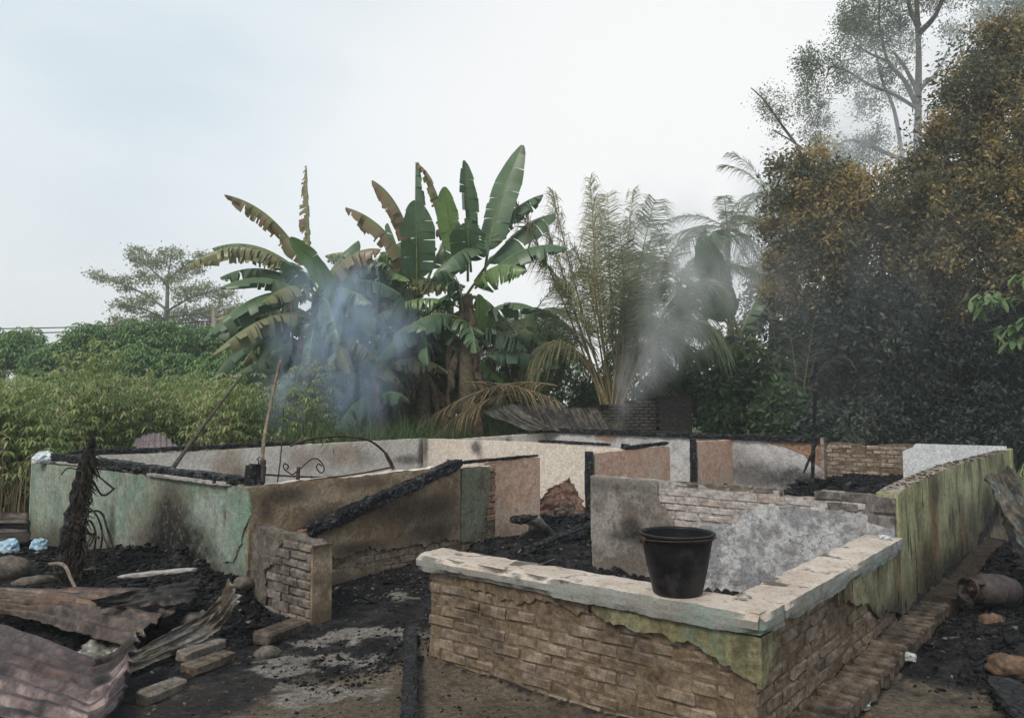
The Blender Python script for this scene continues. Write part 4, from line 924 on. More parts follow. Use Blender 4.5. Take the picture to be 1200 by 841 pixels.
for (w0, w1, z1) in ((0.2, 0.9, -0.335), (1.9, 2.5, -0.335), (3.6, 4.2, -0.335), (5.2, 5.7, -0.335)):
    n_ = 10
    for i in range(n_):
        a0, a1 = w0 + (w1 - w0) * i / n_, w0 + (w1 - w0) * (i + 1) / n_
        q = [R @ Vector((r * math.cos(a), r * math.sin(a), z)) for (a, z, r) in ((a0, -0.20, .112), (a1, -0.20, .112), (a1, z1, .118), (a0, z1, .118), (a0, -0.20, .106), (a1, -0.20, .106), (a1, z1, .112), (a0, z1, .112))]
        mb.add(q, [(0, 1, 2, 3), (5, 4, 7, 6), (3, 2, 6, 7), (1, 0, 4, 5), (0, 3, 7, 4), (2, 1, 5, 6)])
mb.lathe([(0.110, -0.345), (0.120, -0.345), (0.120, -0.315), (0.110, -0.315), (0.110, -0.345)], 36, M=R)
mb.build('collar', M['cylinder'], gc)
mb = MB(); mb.tube([R @ Vector((0, 0, z)) for z in (-0.22, -0.27, -0.29, -0.31)], [0.03, 0.026, 0.018, 0.018], 10); mb.tube([R @ Vector((-.03, 0, -.285)), R @ Vector((.04, 0, -.285))], 0.014, 8)
mb.build('valve', M['iron'], gc)

# ------------------------------------------------------------------ plastic bags, stones, loose bricks
def blob(name, c, d, mat, label, cat, seed, amp=0.25, freq=6, flat=True, group=None, rz=0.0):
    bm = bmesh.new(); bmesh.ops.create_icosphere(bm, subdivisions=3, radius=0.5)
    for v in bm.verts:
        n = v.co.normalized()
        f = 1 + amp * fbm(n.x * freq * 0.3 + seed, n.y * freq * 0.3, n.z * freq * 0.3) + amp * 0.7 * abs(fbm(n.x * freq * .8 + seed, n.y * freq * .8, n.z * freq * .8))
        v.co = Vector((n.x * f * d[0] / 2, n.y * f * d[1] / 2, n.z * f * d[2] / 2))
        if flat and v.co.z < -d[2] * 0.32: v.co.z = -d[2] * 0.32 + (v.co.z + d[2] * 0.32) * 0.2
        v.co.z += d[2] * 0.34
    me = bpy.data.meshes.new(name); bm.to_mesh(me); bm.free(); me.materials.append(M[mat])
    me.polygons.foreach_set('use_smooth', [mat.startswith('stone')] * len(me.polygons))
    return props(link(name, me, None, c, (0, 0, rz)), label, cat, group)
def ongr(x, y, z=0.0):
    p = gz(x, y, z); return Vector((p.x, p.y, gh(p.x, p.y) - 0.01))
GB = 'plastic bags left among the ruins'
blob('plastic_bag', hw(-0.0, 8.62, 0.95), (0.25, 0.19, 0.16), 'bag_white', 'crumpled white plastic bag on top of the turquoise wall', 'plastic bag', 1, group=GB)
blob('plastic_bag', ongr(45, 650, 0.0), (0.17, 0.14, 0.16), 'bag_blue', 'pale blue plastic bag at the left foot of the turquoise wall', 'plastic bag', 2, group=GB)
blob('plastic_bag', ongr(9, 655, 0.0), (0.22, 0.16, 0.17), 'bag_blue', 'pale blue plastic bag behind the big stone at the left edge', 'plastic bag', 3, group=GB)
blob('plastic_bag', gz(1060, 772, 0.03), (0.075, 0.13, 0.06), 'bag_grey', 'silver white wrapper beside the footing on the charcoal edge', 'plastic bag', 4, amp=0.35, group=GB, rz=0.7)
blob('plastic_bag', gz(1003, 829, 0.0), (0.17, 0.10, 0.07), 'bag_grey', 'dusty crumpled plastic bag on the soil in front of the footing', 'plastic bag', 5, amp=0.4, group=GB, rz=0.5)
blob('plastic_scrap', hw(2.58, 0.10, 0.655), (0.07, 0.12, 0.02), 'bag_white', 'white plastic scrap at the far end of the side ledge', 'plastic scrap', 6, amp=0.4)
GR = 'stones and lumps lying in the ash'
blob('stone', ongr(8, 684, 0.05), (0.36, 0.30, 0.24), 'stone', 'big rounded grey stone at the left edge', 'stone', 7, amp=0.12, group=GR)
blob('stone', ongr(42, 690, 0.05), (0.34, 0.12, 0.09), 'stone', 'long flat grey stone right of the big rounded one', 'stone', 8, amp=0.2, group=GR, rz=0.5)
blob('stone', ongr(1185, 792, 0.02), (0.25, 0.20, 0.13), 'stone_red', 'orange brown clay lump on the charcoal near the right edge', 'stone', 9, amp=0.3, group=GR)
blob('stone', ongr(1163, 732, 0.05), (0.16, 0.13, 0.10), 'stone_red', 'small orange clay lump between the cylinder and the bigger lump', 'stone', 10, amp=0.3, group=GR)
blob('stone', ongr(314, 762, 0.03), (0.16, 0.12, 0.09), 'stone', 'brown stone lump before the foot of the brick pier', 'stone', 11, amp=0.2, group=GR)
blob('stone', gz(225, 735, 0.06), (0.15, 0.13, 0.12), 'stone', 'dark stone under the pale crumpled sheet', 'stone', 12, amp=0.15, group=GR)
blob('stone', gz(286, 690, 0.16), (0.17, 0.14, 0.12), 'stone', 'sooty stone left of the brick pier on the ash heap', 'stone', 14, amp=0.2, group=GR)
blob('stone', ongr(1018, 836, 0.0), (0.05, 0.03, 0.03), 'stone_red', 'tiny pale pebble beside the dusty plastic bag', 'stone', 15, amp=0.2, group=GR)
blob('charred_lump', hw(2.58, 2.33, 0.06), (0.13, 0.10, 0.11), 'char', 'charred lump at the foot of the grey plaster behind the ledge', 'lump', 16, amp=0.4)
blob('charred_lump', gz(795, 592, 0.9) * 0 + hw(2.70, 1.35, 0.92), (0.05, 0.05, 0.04), 'char', 'small black crumb on top of the inner porch wall', 'lump', 17, amp=0.4)
GL = 'loose bricks on the ground'
for q, (p0, p1, w, h, m_, lab) in enumerate((
        (gz(218, 788, .02), gz(268, 766, .02), 0.12, 0.07, 'brick_dark', 'loose brown brick below the pale crumpled sheet'),
        (gz(166, 820, .02), gz(212, 799, .02), 0.11, 0.07, 'brick_grey', 'loose grey brick nearest the bottom left sheet'),
        (gz(212, 772, .02), gz(258, 752, .02), 0.11, 0.07, 'brick_grey', 'loose dark brick half under the pale crumpled sheet'),
        (gz(305, 752, .03), gz(352, 728, .04), 0.14, 0.08, 'brick_dark', 'long brick lying at the foot of the brick pier'))):
    p0, p1 = Vector(p0), Vector(p1); c = (p0 + p1) / 2
    me = brick_mesh((p1 - p0).length, h, w, M[m_], bev=0.014, jit=0.008)
    props(link('loose_brick', me, None, (c.x, c.y, gh(c.x, c.y) + h * 0.4), (0.05, 0.06, math.atan2(p1.y - p0.y, p1.x - p0.x))), lab, 'brick', GL)

# ------------------------------------------------------------------ charcoal and rubble (countless): one object per place
def chunks(name, n, sample, smin, smax, label, thick=0.5, long=1.6, pale=0.0):
    """n broken pieces; sample() -> x, y, extra height"""
    base = np.array([(sx, sy, sz) for sx in (-.5, .5) for sy in (-.5, .5) for sz in (-.5, .5)], dtype=np.float32)
    fq = np.array([(0, 1, 3, 2), (4, 6, 7, 5), (0, 4, 5, 1), (2, 3, 7, 6), (0, 2, 6, 4), (1, 5, 7, 3)])
    V = np.zeros((n, 8, 3), dtype=np.float32); T = np.zeros(n)
    for i in range(n):
        x, y, e = sample()
        s = smin * (smax / smin) ** (random.random() ** 2.2)
        d = np.array((s * random.uniform(1, long), s * random.uniform(.7, 1.1), s * thick * random.uniform(.6, 1.3)))
        b = base * d * (1 + RNG.uniform(-.25, .25, (8, 3)))
        Rm = np.array(Matrix.Rotation(random.uniform(0, 6.28), 3, 'Z') @ Matrix.Rotation(random.gauss(0, .35), 3, 'X') @ Matrix.Rotation(random.gauss(0, .35), 3, 'Y'))
        V[i] = b @ Rm.T + (x, y, gh(x, y) + e + s * thick * 0.3)
        T[i] = random.random() ** (1.0) * 0.9 if random.random() > pale else random.uniform(0.93, 1.0)
    Q = (fq[None] + (np.arange(n) * 8)[:, None, None]).reshape(-1, 4)
    return props(link(name, fast_mesh(name, V.reshape(-1, 3), Q, M['coal'], np.repeat(T, 6))), label, kind='stuff')
def rect(u0, u1, v0, v1, f=None):
    def g():
        while True:
            u, v = random.uniform(u0, u1), random.uniform(v0, v1)
            if f is None or random.random() < f(u, v):
                p = hw(u, v); return p.x, p.y, 0.0
    return g
chunks('charcoal_debris', 8500, rect(-1.5, 0.0, 3.3, 8.8, lambda u, v: 0.25 + 0.75 * sstep(-0.9, -0.2, u)), 0.006, 0.042, 'black charcoal heap below the turquoise front wall', pale=0.03)
chunks('charcoal_debris', 9500, rect(0.9, 6.5, -2.4, -0.2, lambda u, v: sstep(1.0, 2.0, u + 0.4 * math.sin(v * 5)) * (1 - 0.6 * sstep(-0.9, -2.2, v))), 0.006, 0.038, 'black charcoal spread on the ground along the right wall', pale=0.035)
chunks('charcoal_debris', 7000, rect(-0.7, 2.6, 2.15, 4.1, lambda u, v: 0.10 + 0.9 * max(sstep(3.1, 3.9, v) * sstep(0.2, 0.9, u), sstep(1.2, 2.3, u), 0.9 * bumpf(v, 2.35, 0.3))), 0.004, 0.024, 'charcoal crumbs on the porch floor', pale=0.06)
chunks('charcoal_debris', 7000, rect(2.5, 6.4, 2.6, 8.8), 0.010, 0.042, 'charcoal and rubble inside the doorway', pale=0.05)
chunks('charcoal_debris', 2600, rect(5.8, 9.1, 0.25, 2.6), 0.02, 0.13, 'black layered char in the far right room', thick=0.25, long=3.0, pale=0.04)
chunks('charcoal_debris', 900, rect(4.5, 9.1, 2.6, 4.1), 0.02, 0.10, 'charcoal in the middle room', pale=0.05)
chunks('yard_crumbs', 5000, rect(-2.6, 0.1, -1.2, 4.4), 0.003, 0.016, 'small crumbs of coal and brick on the bare soil', pale=0.35)
chunks('burnt_laths', 150, rect(-1.3, -0.05, 3.6, 8.0), 0.018, 0.04, 'burnt splinters and laths in the heap below the turquoise wall', thick=0.4, long=12, pale=0.1)
chunks('burnt_laths', 130, rect(1.6, 5.8, -2.2, -0.3), 0.018, 0.04, 'burnt splinters and laths in the charcoal along the right wall', thick=0.4, long=12, pale=0.1)
chunks('burnt_laths', 120, rect(0.6, 4.8, 2.5, 4.0), 0.014, 0.034, 'burnt splinters and laths in the porch doorway', thick=0.4, long=12, pale=0.12)
chunks('burnt_laths', 110, rect(6.0, 9.0, 0.3, 2.5), 0.03, 0.06, 'burnt laths stacked in the far right room', thick=0.3, long=12, pale=0.1)

# ------------------------------------------------------------------ iron window grille lying on the brown wall
gr = empty('window_grille', hw(0.05, 4.22, 0.98), HROT, 'burnt wrought iron window grille with scrolls lying on the brown wall top', 'window grille')
def gp(x, y, v=4.22):
    p = onv(x, y, v) - hw(0.05, 4.22, 0.98)
    return Vector((p.dot(HU), p.dot(HV), p.z))
def curve(pts, n=10):
    pts = [Vector(p) for p in pts]; out = []
    P = [pts[0]] + pts + [pts[-1]]
    for i in range(1, len(P) - 2):
        for k_ in range(n):
            t = k_ / n
            out.append(0.5 * ((2 * P[i]) + (-P[i - 1] + P[i + 1]) * t + (2 * P[i - 1] - 5 * P[i] + 4 * P[i + 1] - P[i + 2]) * t * t + (-P[i - 1] + 3 * P[i] - 3 * P[i + 1] + P[i + 2]) * t ** 3))
    return out + [pts[-1]]
def rod(name, pix, r, parent, v=4.22, mat='iron'):
    mb = MB(); mb.tube(curve([gp(x, y, v) for x, y in pix]), r, 6); return mb.build(name, M[mat], parent, smooth=True)
rod('bottom_rail', [(310, 556), (380, 559), (420, 555), (460, 547)], 0.009, gr)
rod('arch_rod', [(340, 522), (365, 514), (400, 511), (430, 515), (448, 527), (458, 540), (461, 549)], 0.011, gr)
rod('arch_rod', [(452, 531), (461, 549)], 0.017, gr)
rod('scroll', [(343, 556), (336, 552), (332, 547), (334, 543), (338, 546), (336, 550)], 0.006, gr)
rod('scroll', [(343, 556), (352, 549), (362, 540), (370, 537), (377, 542), (380, 550), (376, 554), (371, 548), (373, 543), (377, 546)], 0.006, gr)
rod('upright', [(350, 547), (349, 562)], 0.016, gr); rod('upright', [(365, 557), (365, 563)], 0.006, gr)
bp = MB(); bp.box((0, 0, 0.08), (0.13, 0.10, 0.16)); bp.box((0.01, 0, 0.165), (0.10, 0.08, 0.02)); bp.tube([(0.02, 0, .17), (0.02, 0, .2), (0.0, 0, .215), (0.02, 0, .23)], 0.006, 5)
props(bp.build('burnt_box', M['char'], None, hw(0.09, 4.24, 0.955), rot=(0.0, 0.12, HROT)), 'small charred metal box with a wire hook at the wall corner', 'box')
def stick(name, pts, r, mat, label, cat='pole'):
    pts = [Vector(p) for p in pts]; o = pts[0].copy()
    mb = MB(); mb.tube(curve([p - o for p in pts], 6), np.linspace(r[0], r[1], 6 * (len(pts) - 1) + 1), 7, jit=0.08)
    return props(mb.build(name, M[mat], None, o, smooth=True), label, cat)
yp = hw(0.6, 4.9).y
stick('leaning_pole', [at(200, 552, yp), at(222, 521, yp + 0.5), at(252, 481, yp + 1.0), at(283, 441, yp + 1.5)], (0.022, 0.012), 'pole_dark', 'dark thin pole leaning to the right across the green field')
y2 = hw(0.15, 4.24).y
stick('broken_pole', [at(306, 566, y2), at(308, 530, y2 + 0.05), at(312, 500, y2 + 0.15), at(320, 460, y2 + 0.3), at(329, 422, y2 + 0.4)], (0.018, 0.013), 'bamboo', 'pale broken pole standing at the wall corner by the grille')
stick('pole_stub', [at(307, 566, y2 - 0.03), at(308.5, 538, y2 - 0.03)], (0.026, 0.024), 'pole_dark', 'thick burnt pole stub at the foot of the pale broken pole', 'stub')
stick('wire', [at(325, 566, y2 + 0.2), at(329, 535, y2 + 0.2), at(331, 500, y2 + 0.2), at(332, 478, y2 + 0.2)], (0.006, 0.005), 'pole_dark', 'thin upright wire right of the pale broken pole', 'wire')
stick('dry_stick', [gz(62, 655, 0.3) + Vector((0.1, -0.2, 0)), at(75, 662, 5.9), at(84, 680, 5.8), at(93, 698, 5.7)], (0.016, 0.012), 'bamboo', 'pale dry stalk drooping from the burnt stump', 'stick')

# burnt stump with drooping dead stalks in front of the turquoise wall
bs = gz(84, 690, 0.05); yb = bs.y
st = empty('burnt_plant', (bs.x, yb, 0.0), 0, 'burnt shaggy stump with drooping dead stalks before the turquoise wall', 'burnt plant')
def sp(x, y, dy=0.0): return at(x, y, yb + dy) - Vector((bs.x, yb, 0.0))
mb = MB(); mb.tube(curve([sp(84, 705), sp(81, 660), sp(83, 620), sp(90, 585), sp(97, 550), sp(103, 530), sp(112, 516)], 6), np.linspace(0.095, 0.016, 37), 11, jit=0.4)
mb.build('trunk', M['char_soft'], st)
mb = MB()
for _ in range(700):
    t = random.random(); a = random.uniform(-1, 1)
    x = 84 + (-3 + 26 * t ** 1.5) + a * (16 - 11 * t); y = 700 - 175 * t
    p = sp(x, y, random.uniform(-.12, .12)); L = random.uniform(0.06, 0.2)
    mb.tube([p, p + Vector((random.uniform(-.04, .04), random.uniform(-.04, .04), -L * .5)), p + Vector((random.uniform(-.06, .06), random.uniform(-.05, .05), -L))], [0.006, 0.007, 0.002], 4)
mb.build('bark_shreds', M['shreds'], st)['kind'] = 'stuff'
for pts, r in (([(97, 548), (108, 562), (120, 580), (134, 572)], .009), ([(100, 545), (118, 560), (134, 573)], .008), ([(88, 622), (100, 602), (118, 600), (126, 620), (134, 645)], .010), ([(90, 630), (104, 610), (112, 625), (110, 650), (112, 672)], .009),
               ([(76, 648), (84, 628), (100, 624), (116, 630)], .011), ([(92, 605), (97, 593), (112, 602), (120, 625), (116, 655), (119, 668)], .008), ([(100, 640), (112, 622), (108, 634), (104, 640)], .007), ([(98, 538), (96, 560), (95, 580)], .008), ([(95, 552), (80, 548), (72, 556)], .006), ([(118, 618), (126, 640), (140, 665)], .007), ([(104, 528), (106, 520), (111, 512)], .012)):
    mb = MB(); mb.tube(curve([sp(x, y, random.uniform(-.2, .1)) for x, y in pts], 6), r, 5, jit=0.2); mb.build('stalk', M['shreds'], st)

# ------------------------------------------------------------------ foliage builders
def unit(n):
    v = RNG.normal(size=(n, 3)); return v / np.linalg.norm(v, axis=1, keepdims=True)
def leaf_quads(C, size, width=0.42, hang=0.3, out=None, spread=1.0):
    """one bent diamond leaf (2 quads folded on the rib -> 4 verts) at every centre"""
    n = len(C); d = unit(n) * spread
    if out is not None: d = d + out
    d[:, 2] -= hang
    d /= np.linalg.norm(d, axis=1, keepdims=True) + 1e-9
    s = np.cross(d, unit(n)); s /= np.linalg.norm(s, axis=1, keepdims=True) + 1e-9
    L = size * RNG.uniform(0.6, 1.35, (n, 1)); W = L * width * 0.5
    up = np.cross(s, d) * L * 0.10
    V = np.stack([C, C + d * L * .45 + s * W + up, C + d * L, C + d * L * .45 - s * W + up], 1)
    Q = np.arange(n * 4).reshape(n, 4)
    return V.reshape(-1, 3), Q
class Cloud:
    def __init__(s): s.V = []; s.Q = []; s.T = []; s.n = 0
    def add(s, V, Q, T):
        s.V.append(V); s.Q.append(Q + s.n); s.T.append(np.asarray(T) * np.ones(len(Q))); s.n += len(V)
    def build(s, name, mat, parent=None, loc=(0, 0, 0), org=None):
        V = np.concatenate(s.V)
        if org is not None: V = V - np.array(org)
        return link(name, fast_mesh(name, V, np.concatenate(s.Q), mat, np.concatenate(s.T)), parent, loc)
def clumps(ells, n_sub, n_leaf, sub_r, size, width=0.42, hang=0.3, tint=lambda rz, n: RNG.uniform(0, 1, n), shell=0.55, flat=1.0):
    """leaves in many small tufts spread through a few big ellipsoids"""
    cl = Cloud(); vol = np.array([e[1][0] * e[1][1] * e[1][2] for e in ells]) ** 0.7; vol /= vol.sum()
    for (c, r), f in zip(ells, vol):
        m = max(4, int(n_sub * f))
        u = unit(m) * (shell + (1.05 - shell) * RNG.uniform(0, 1, (m, 1)) ** 0.6)
        P = np.array(c) + u * np.array(r)
        tt = RNG.uniform(0, 1, m)
        for q in range(m):
            k_ = max(3, int(n_leaf * RNG.uniform(0.5, 1.5)))
            rr = sub_r * RNG.uniform(0.6, 1.5)
            pts = P[q] + RNG.normal(size=(k_, 3)) * rr * 0.5 * np.array((1, 1, flat))
            V, Q = leaf_quads(pts, size, width, hang, out=u[q] * 0.5)
            cl.add(V, Q, tint(tt[q], k_))
    return cl
def ell(x, y, Y, rx, ry=None, rd=None):
    c = at(x, y, Y); s = Y / FPX; ry = rx if ry is None else ry
    return (tuple(c), (rx * s, (rd if rd else rx) * s, ry * s))
def tint_mix(w=0.5): return lambda t, n: np.clip(t * w + RNG.uniform(0, 1, n) * (1 - w), 0, 1)

# ------------------------------------------------------------------ banana plants
def bez(a, b, c, t): return a * (1 - t) ** 2 + b * (2 * t * (1 - t)) + c * t * t
def banana_leaf(plant, org, base, tip, bulge, W, tears, mat, roll=0.0, droop=0.5, petiole=0.16, dry=0.0, n=44, fold=0.0, name='leaf'):
    """torn blade either side of an arching rib; bulge lifts the middle of the rib"""
    base, tip = Vector(base), Vector(tip); ctrl = (base + tip) / 2 + Vector(bulge)
    P = [bez(base, ctrl, tip, i / n) for i in range(n + 1)]
    L = sum((P[i + 1] - P[i]).length for i in range(n))
    V = []; F = []; T = []; MI = []
    frames = []
    sref = (tip - base).cross(Vector((0, 0, 1)))
    if sref.length < 0.25 * (tip - base).length: sref = Vector((1, 0.35, 0))
    sref.normalize()
    for i in range(n + 1):
        t = (P[min(i + 1, n)] - P[max(i - 1, 0)]).normalized()
        s = (sref - t * sref.dot(t)).normalized(); nn = s.cross(t)
        if nn.z < 0: nn = -nn
        Rm = Matrix.Rotation(roll, 3, t); frames.append((t, Rm @ s, Rm @ nn))
    def width(q): return W * min(1, (max(0, q - petiole) / 0.13)) ** 0.55 * (max(0.0, 1 - q) / 0.30 if q > 0.70 else 1) ** 0.5
    for side in (-1, 1):
        i = int(petiole * n)
        while i < n:
            run = min(n - i, random.randint(2, 6) if random.random() > tears else random.randint(1, 2))
            dr = droop * random.uniform(0.65, 1.35) + (random.uniform(0.2, 1.1) if random.random() < tears * 0.7 else 0)
            dk = dry + random.uniform(-.15, .15); gap = 0.0 if random.random() > tears * 1.3 else 0.05 + 0.25 * tears * random.random()
            skew = 0.12 + random.uniform(-.16, .16) * tears
            b = len(V)
            for k_ in range(run + 1):
                j = i + k_; t, s, nn = frames[j]; q = j / n
                w = width(min(q, 0.995)) * (1 - 0.12 * tears * random.random())
                off = (0.5 - k_ / run) * gap * L / n * min(run, 2) * 1.3
                for f in (0.02, 0.5, 1.0):
                    a = dr * f
                    d = s * side * math.cos(a) - nn * math.sin(a) * (1 if nn.z > -0.2 else -1)
                    d2 = (d + Vector((0, 0, -0.25 * f * dr)))
                    V.append(P[j] + d2 * w * f + t * (off * f + skew * w * f) + nn * fold * w * f)
            for k_ in range(run):
                for f in range(2):
                    p = b + k_ * 3 + f
                    F.append((p, p + 3, p + 4, p + 1)); T.append(min(1, max(0, dk + 0.25 * (f == 1) * dry * 2 + max(0, (i + k_) / n - 0.8) * dry * 3))); MI.append(0)
            i += run
    b = len(V)
    for j in range(0, n + 1):
        t, s, nn = frames[j]; r = 0.032 * (1 - 0.8 * j / n) * (W / 0.3) ** 0.5
        for w in range(4):
            a = math.pi / 2 * w + 0.78
            V.append(P[j] + s * math.cos(a) * r + nn * (math.sin(a) * r - r * 0.3))
    for j in range(n):
        for w in range(4):
            F.append((b + j * 4 + w, b + j * 4 + (w + 1) % 4, b + (j + 1) * 4 + (w + 1) % 4, b + (j + 1) * 4 + w)); T.append(0); MI.append(1)
    o = Vector(org)
    me = fast_mesh(name, np.array([tuple(p - o) for p in V]), np.array(F), [M[mat], M['rib'] if mat != 'deadleaf' else M['deadleaf']], np.array(T), MI)
    return link(name, me, plant)
def banana(foot, crown, leaves, label, auto=5, H=1.0, r0=0.2, skirt=5, Wd=0.32):
    """foot, crown: world points; leaves: (base px, tip px, side/up bulge in metres, width, tears, material, roll, droop, depth shift)"""
    foot, crown = Vector(foot), Vector(crown)
    root = empty('banana_plant', foot, 0, label, 'banana plant', 'banana plants behind the ruin')
    mb = MB(); L = crown - foot
    pts = [foot + L * t + Vector((0.05 * math.sin(t * 4 + foot.x), 0.04 * math.cos(t * 5), 0)) for t in np.linspace(0, 1, 12)]
    mb.tube([p - foot for p in pts], [r0 * (1.15 - 0.55 * t) for t in np.linspace(0, 1, 12)], 10, jit=0.06)
    mb.build('trunk', M['stem'], root, smooth=True)
    Y = crown.y; auto = int(auto * 2.6) + 2
    for lf_ in leaves:
        (bx, by), (tx, ty), bl, W, te, mt, rl, dr, dy = lf_[:9]; dry_ = lf_[9] if len(lf_) > 9 else (0.55 if mt == 'ban_dry' else 0.0)
        b = at(bx, by, Y); t = at(tx, ty, Y + dy)
        banana_leaf(root, foot, b, t, bl, W, te, mt, rl, dr, dry=dry_)
    for q in range(auto):
        a = 2 * math.pi * (q + random.random() * 0.6) / auto; ln = random.uniform(1.3, 2.2) * H
        up = random.uniform(-1.3, 0.7) * H
        b = crown + Vector((0, 0, random.uniform(-1.1, 0)))
        t = b + Vector((math.cos(a) * ln, math.sin(a) * ln, up))
        banana_leaf(root, foot, b, t, (math.cos(a) * -.1, math.sin(a) * -.1, 0.5 * ln * random.uniform(.5, 1)), Wd * random.uniform(.8, 1.1) * H, random.uniform(.3, .95), random.choice(['ban', 'ban', 'ban_dry', 'ban_fresh']), random.uniform(-.4, .4), random.uniform(.4, 1.2))
    for q in range(skirt):                                          # dead leaves hanging down the stem
        a = random.uniform(0, 6.28); t0 = random.uniform(0.4, 0.98)
        b = foot + L * t0 + Vector((math.cos(a), math.sin(a), 0)) * r0 * 0.7
        ln = min(random.uniform(0.7, 1.8), b.z * 0.85)
        t = b + Vector((math.cos(a) * 0.28 + random.uniform(-.15, .15), math.sin(a) * 0.28, -ln))
        banana_leaf(root, foot, b, t, (math.cos(a) * 0.35, math.sin(a) * 0.35, 0.35), 0.16, 0.8, 'deadleaf', random.uniform(-1, 1), 1.0, n=14, name='dead_leaf', petiole=0.05)
    return root
def U(z, x=0.0, y=0.0): return (x, y, z)
YB = 16.2
banana(gz(548, 483 + 866 * 1.55 / YB, 0), at(545, 345, YB), [
    ((568, 318), (612, 170), U(0.0, -0.25), 0.36, 0.05, 'ban', 0.9, 0.25, 0.2),
    ((548, 330), (543, 188), U(0.0, 0.05), 0.30, 0.35, 'ban', 0.2, 0.8, -0.3),
    ((540, 310), (521, 219), U(0.0, -0.1), 0.26, 0.0, 'ban_fresh', 0.4, 0.3, -0.4),
    ((556, 300), (636, 228), U(0.5), 0.28, 0.35, 'ban', -0.3, 0.8, 0.6),
    ((556, 330), (650, 250), U(0.55), 0.36, 0.15, 'ban', 0.5, 0.5, 0.8),
    ((556, 338), (664, 290), U(0.75), 0.36, 0.3, 'ban', 0.2, 0.7, -0.2),
    ((588, 282), (508, 322), U(0.45), 0.33, 0.12, 'ban', -0.35, 0.5, -0.7),
    ((552, 318), (548, 262), U(0.2, 0.0, -.3), 0.42, 0.1, 'ban', 0.0, 0.4, -0.6),
    ((556, 380), (628, 362), U(0.55), 0.34, 0.15, 'ban', -0.2, 0.5, -0.5),
    ((548, 405), (560, 345), U(0.0, 0.25), 0.26, 0.0, 'ban_fresh', 0.5, 0.25, -0.4),
    ((552, 420), (512, 372), U(0.2), 0.26, 0.1, 'ban', 0.2, 0.5, -0.4),
    ((552, 420), (655, 430), U(0.5), 0.25, 0.4, 'ban', 0.2, 0.9, 0.6),
    ((552, 360), (600, 430), U(0.8), 0.30, 0.2, 'ban', 0.3, 0.8, 0.9),
    ], 'tall banana plant at the centre with one broad leaf standing highest', auto=3, r0=0.26, skirt=9)
YA = 16.6
banana(gz(500, 483 + 866 * 1.55 / YA, 0), at(492, 365, YA), [
    ((487, 340), (487, 190), U(0, 0.0, -.1), 0.24, 0.5, 'ban', 1.2, 0.9, -0.2),
    ((488, 345), (487, 235), U(0, 0.05, -.2), 0.42, 0.05, 'ban', 0.1, 0.3, -0.5),
    ((520, 318), (489, 190), U(0.45, 0.45), 0.20, 0.75, 'ban_dry', 0.7, 1.1, -0.3),
    ((492, 330), (436, 211), U(0.75, 0.25), 0.26, 0.5, 'ban_dry', -0.4, 1.0, -0.4),
    ((490, 345), (405, 243), U(0.7, 0.3), 0.28, 0.5, 'ban_dry', -0.5, 0.9, -0.5),
    ((486, 350), (455, 262), U(0.1), 0.34, 0.1, 'ban', 0.4, 0.4, 0.5),
    ((494, 345), (562, 285), U(0.5), 0.30, 0.5, 'ban', 0.2, 0.9, 0.5),
    ((500, 330), (535, 258), U(0.2), 0.30, 0.3, 'ban', 0.1, 0.6, 0.6),
    ((486, 355), (398, 300), U(0.8), 0.30, 0.4, 'ban', 0.1, 0.8, 0.4),
    ((480, 362), (414, 330), U(0.4), 0.28, 0.3, 'ban', 0.3, 0.7, -0.6),
    ((500, 372), (545, 345), U(0.45), 0.26, 0.1, 'ban', 0.0, 0.5, -0.8),
    ((500, 380), (538, 412), U(0.6), 0.22, 0.5, 'ban', 0.0, 0.9, -0.5),
    ], 'banana plant left of the tallest one with tan tattered folded leaves', auto=3, r0=0.2, skirt=10)
YC = 15.2
banana(gz(378, 483 + 866 * 1.55 / YC, 0), at(372, 345, YC), [
    ((372, 340), (263, 228), U(0.75, 0.25), 0.24, 0.8, 'ban_dry', -0.5, 1.2, -0.4),
    ((398, 358), (340, 278), U(0.2, .1), 0.20, 0.05, 'ban_fresh', 0.8, 0.3, -0.8),
    ((364, 320), (359, 194), U(0, 0.0), 0.20, 0.85, 'ban_dry', 0.6, 1.2, 0.2),
    ((366, 335), (217, 314), U(1.25), 0.26, 0.8, 'ban_dry', 0.0, 1.2, -0.3, 0.35),
    ((366, 332), (249, 291), U(0.75), 0.26, 0.55, 'ban', 0.1, 1.0, 0.3),
    ((366, 342), (258, 325), U(0.65), 0.24, 0.6, 'ban', 0.0, 1.0, 0.5),
    ((362, 350), (258, 337), U(0.6), 0.26, 0.05, 'ban', 0.1, 0.6, -0.7),
    ((366, 352), (238, 398), U(0.95), 0.36, 0.1, 'ban', 0.1, 0.6, -0.8),
    ((352, 372), (248, 446), U(0.85), 0.26, 0.15, 'ban', 0.3, 1.0, -0.6),
    ((352, 372), (300, 425), U(0.55), 0.28, 0.1, 'ban', -0.2, 0.7, -0.3),
    ((368, 345), (446, 292), U(0.6), 0.28, 0.6, 'ban_dry', 0.1, 1.0, -0.3),
    ((372, 350), (420, 282), U(0.35), 0.28, 0.3, 'ban', 0.3, 0.7, 0.5),
    ((372, 350), (328, 305), U(0.35), 0.30, 0.2, 'ban', 0.3, 0.6, -0.9),
    ((372, 352), (398, 402), U(0.7), 0.34, 0.3, 'ban', 0.3, 0.8, -0.9),
    ((370, 350), (470, 345), U(0.7), 0.30, 0.5, 'ban', 0.0, 0.9, 0.4),
    ], 'leftmost banana plant with long drooping tattered leaves', auto=4, r0=0.19, skirt=8)
YD = 15.6
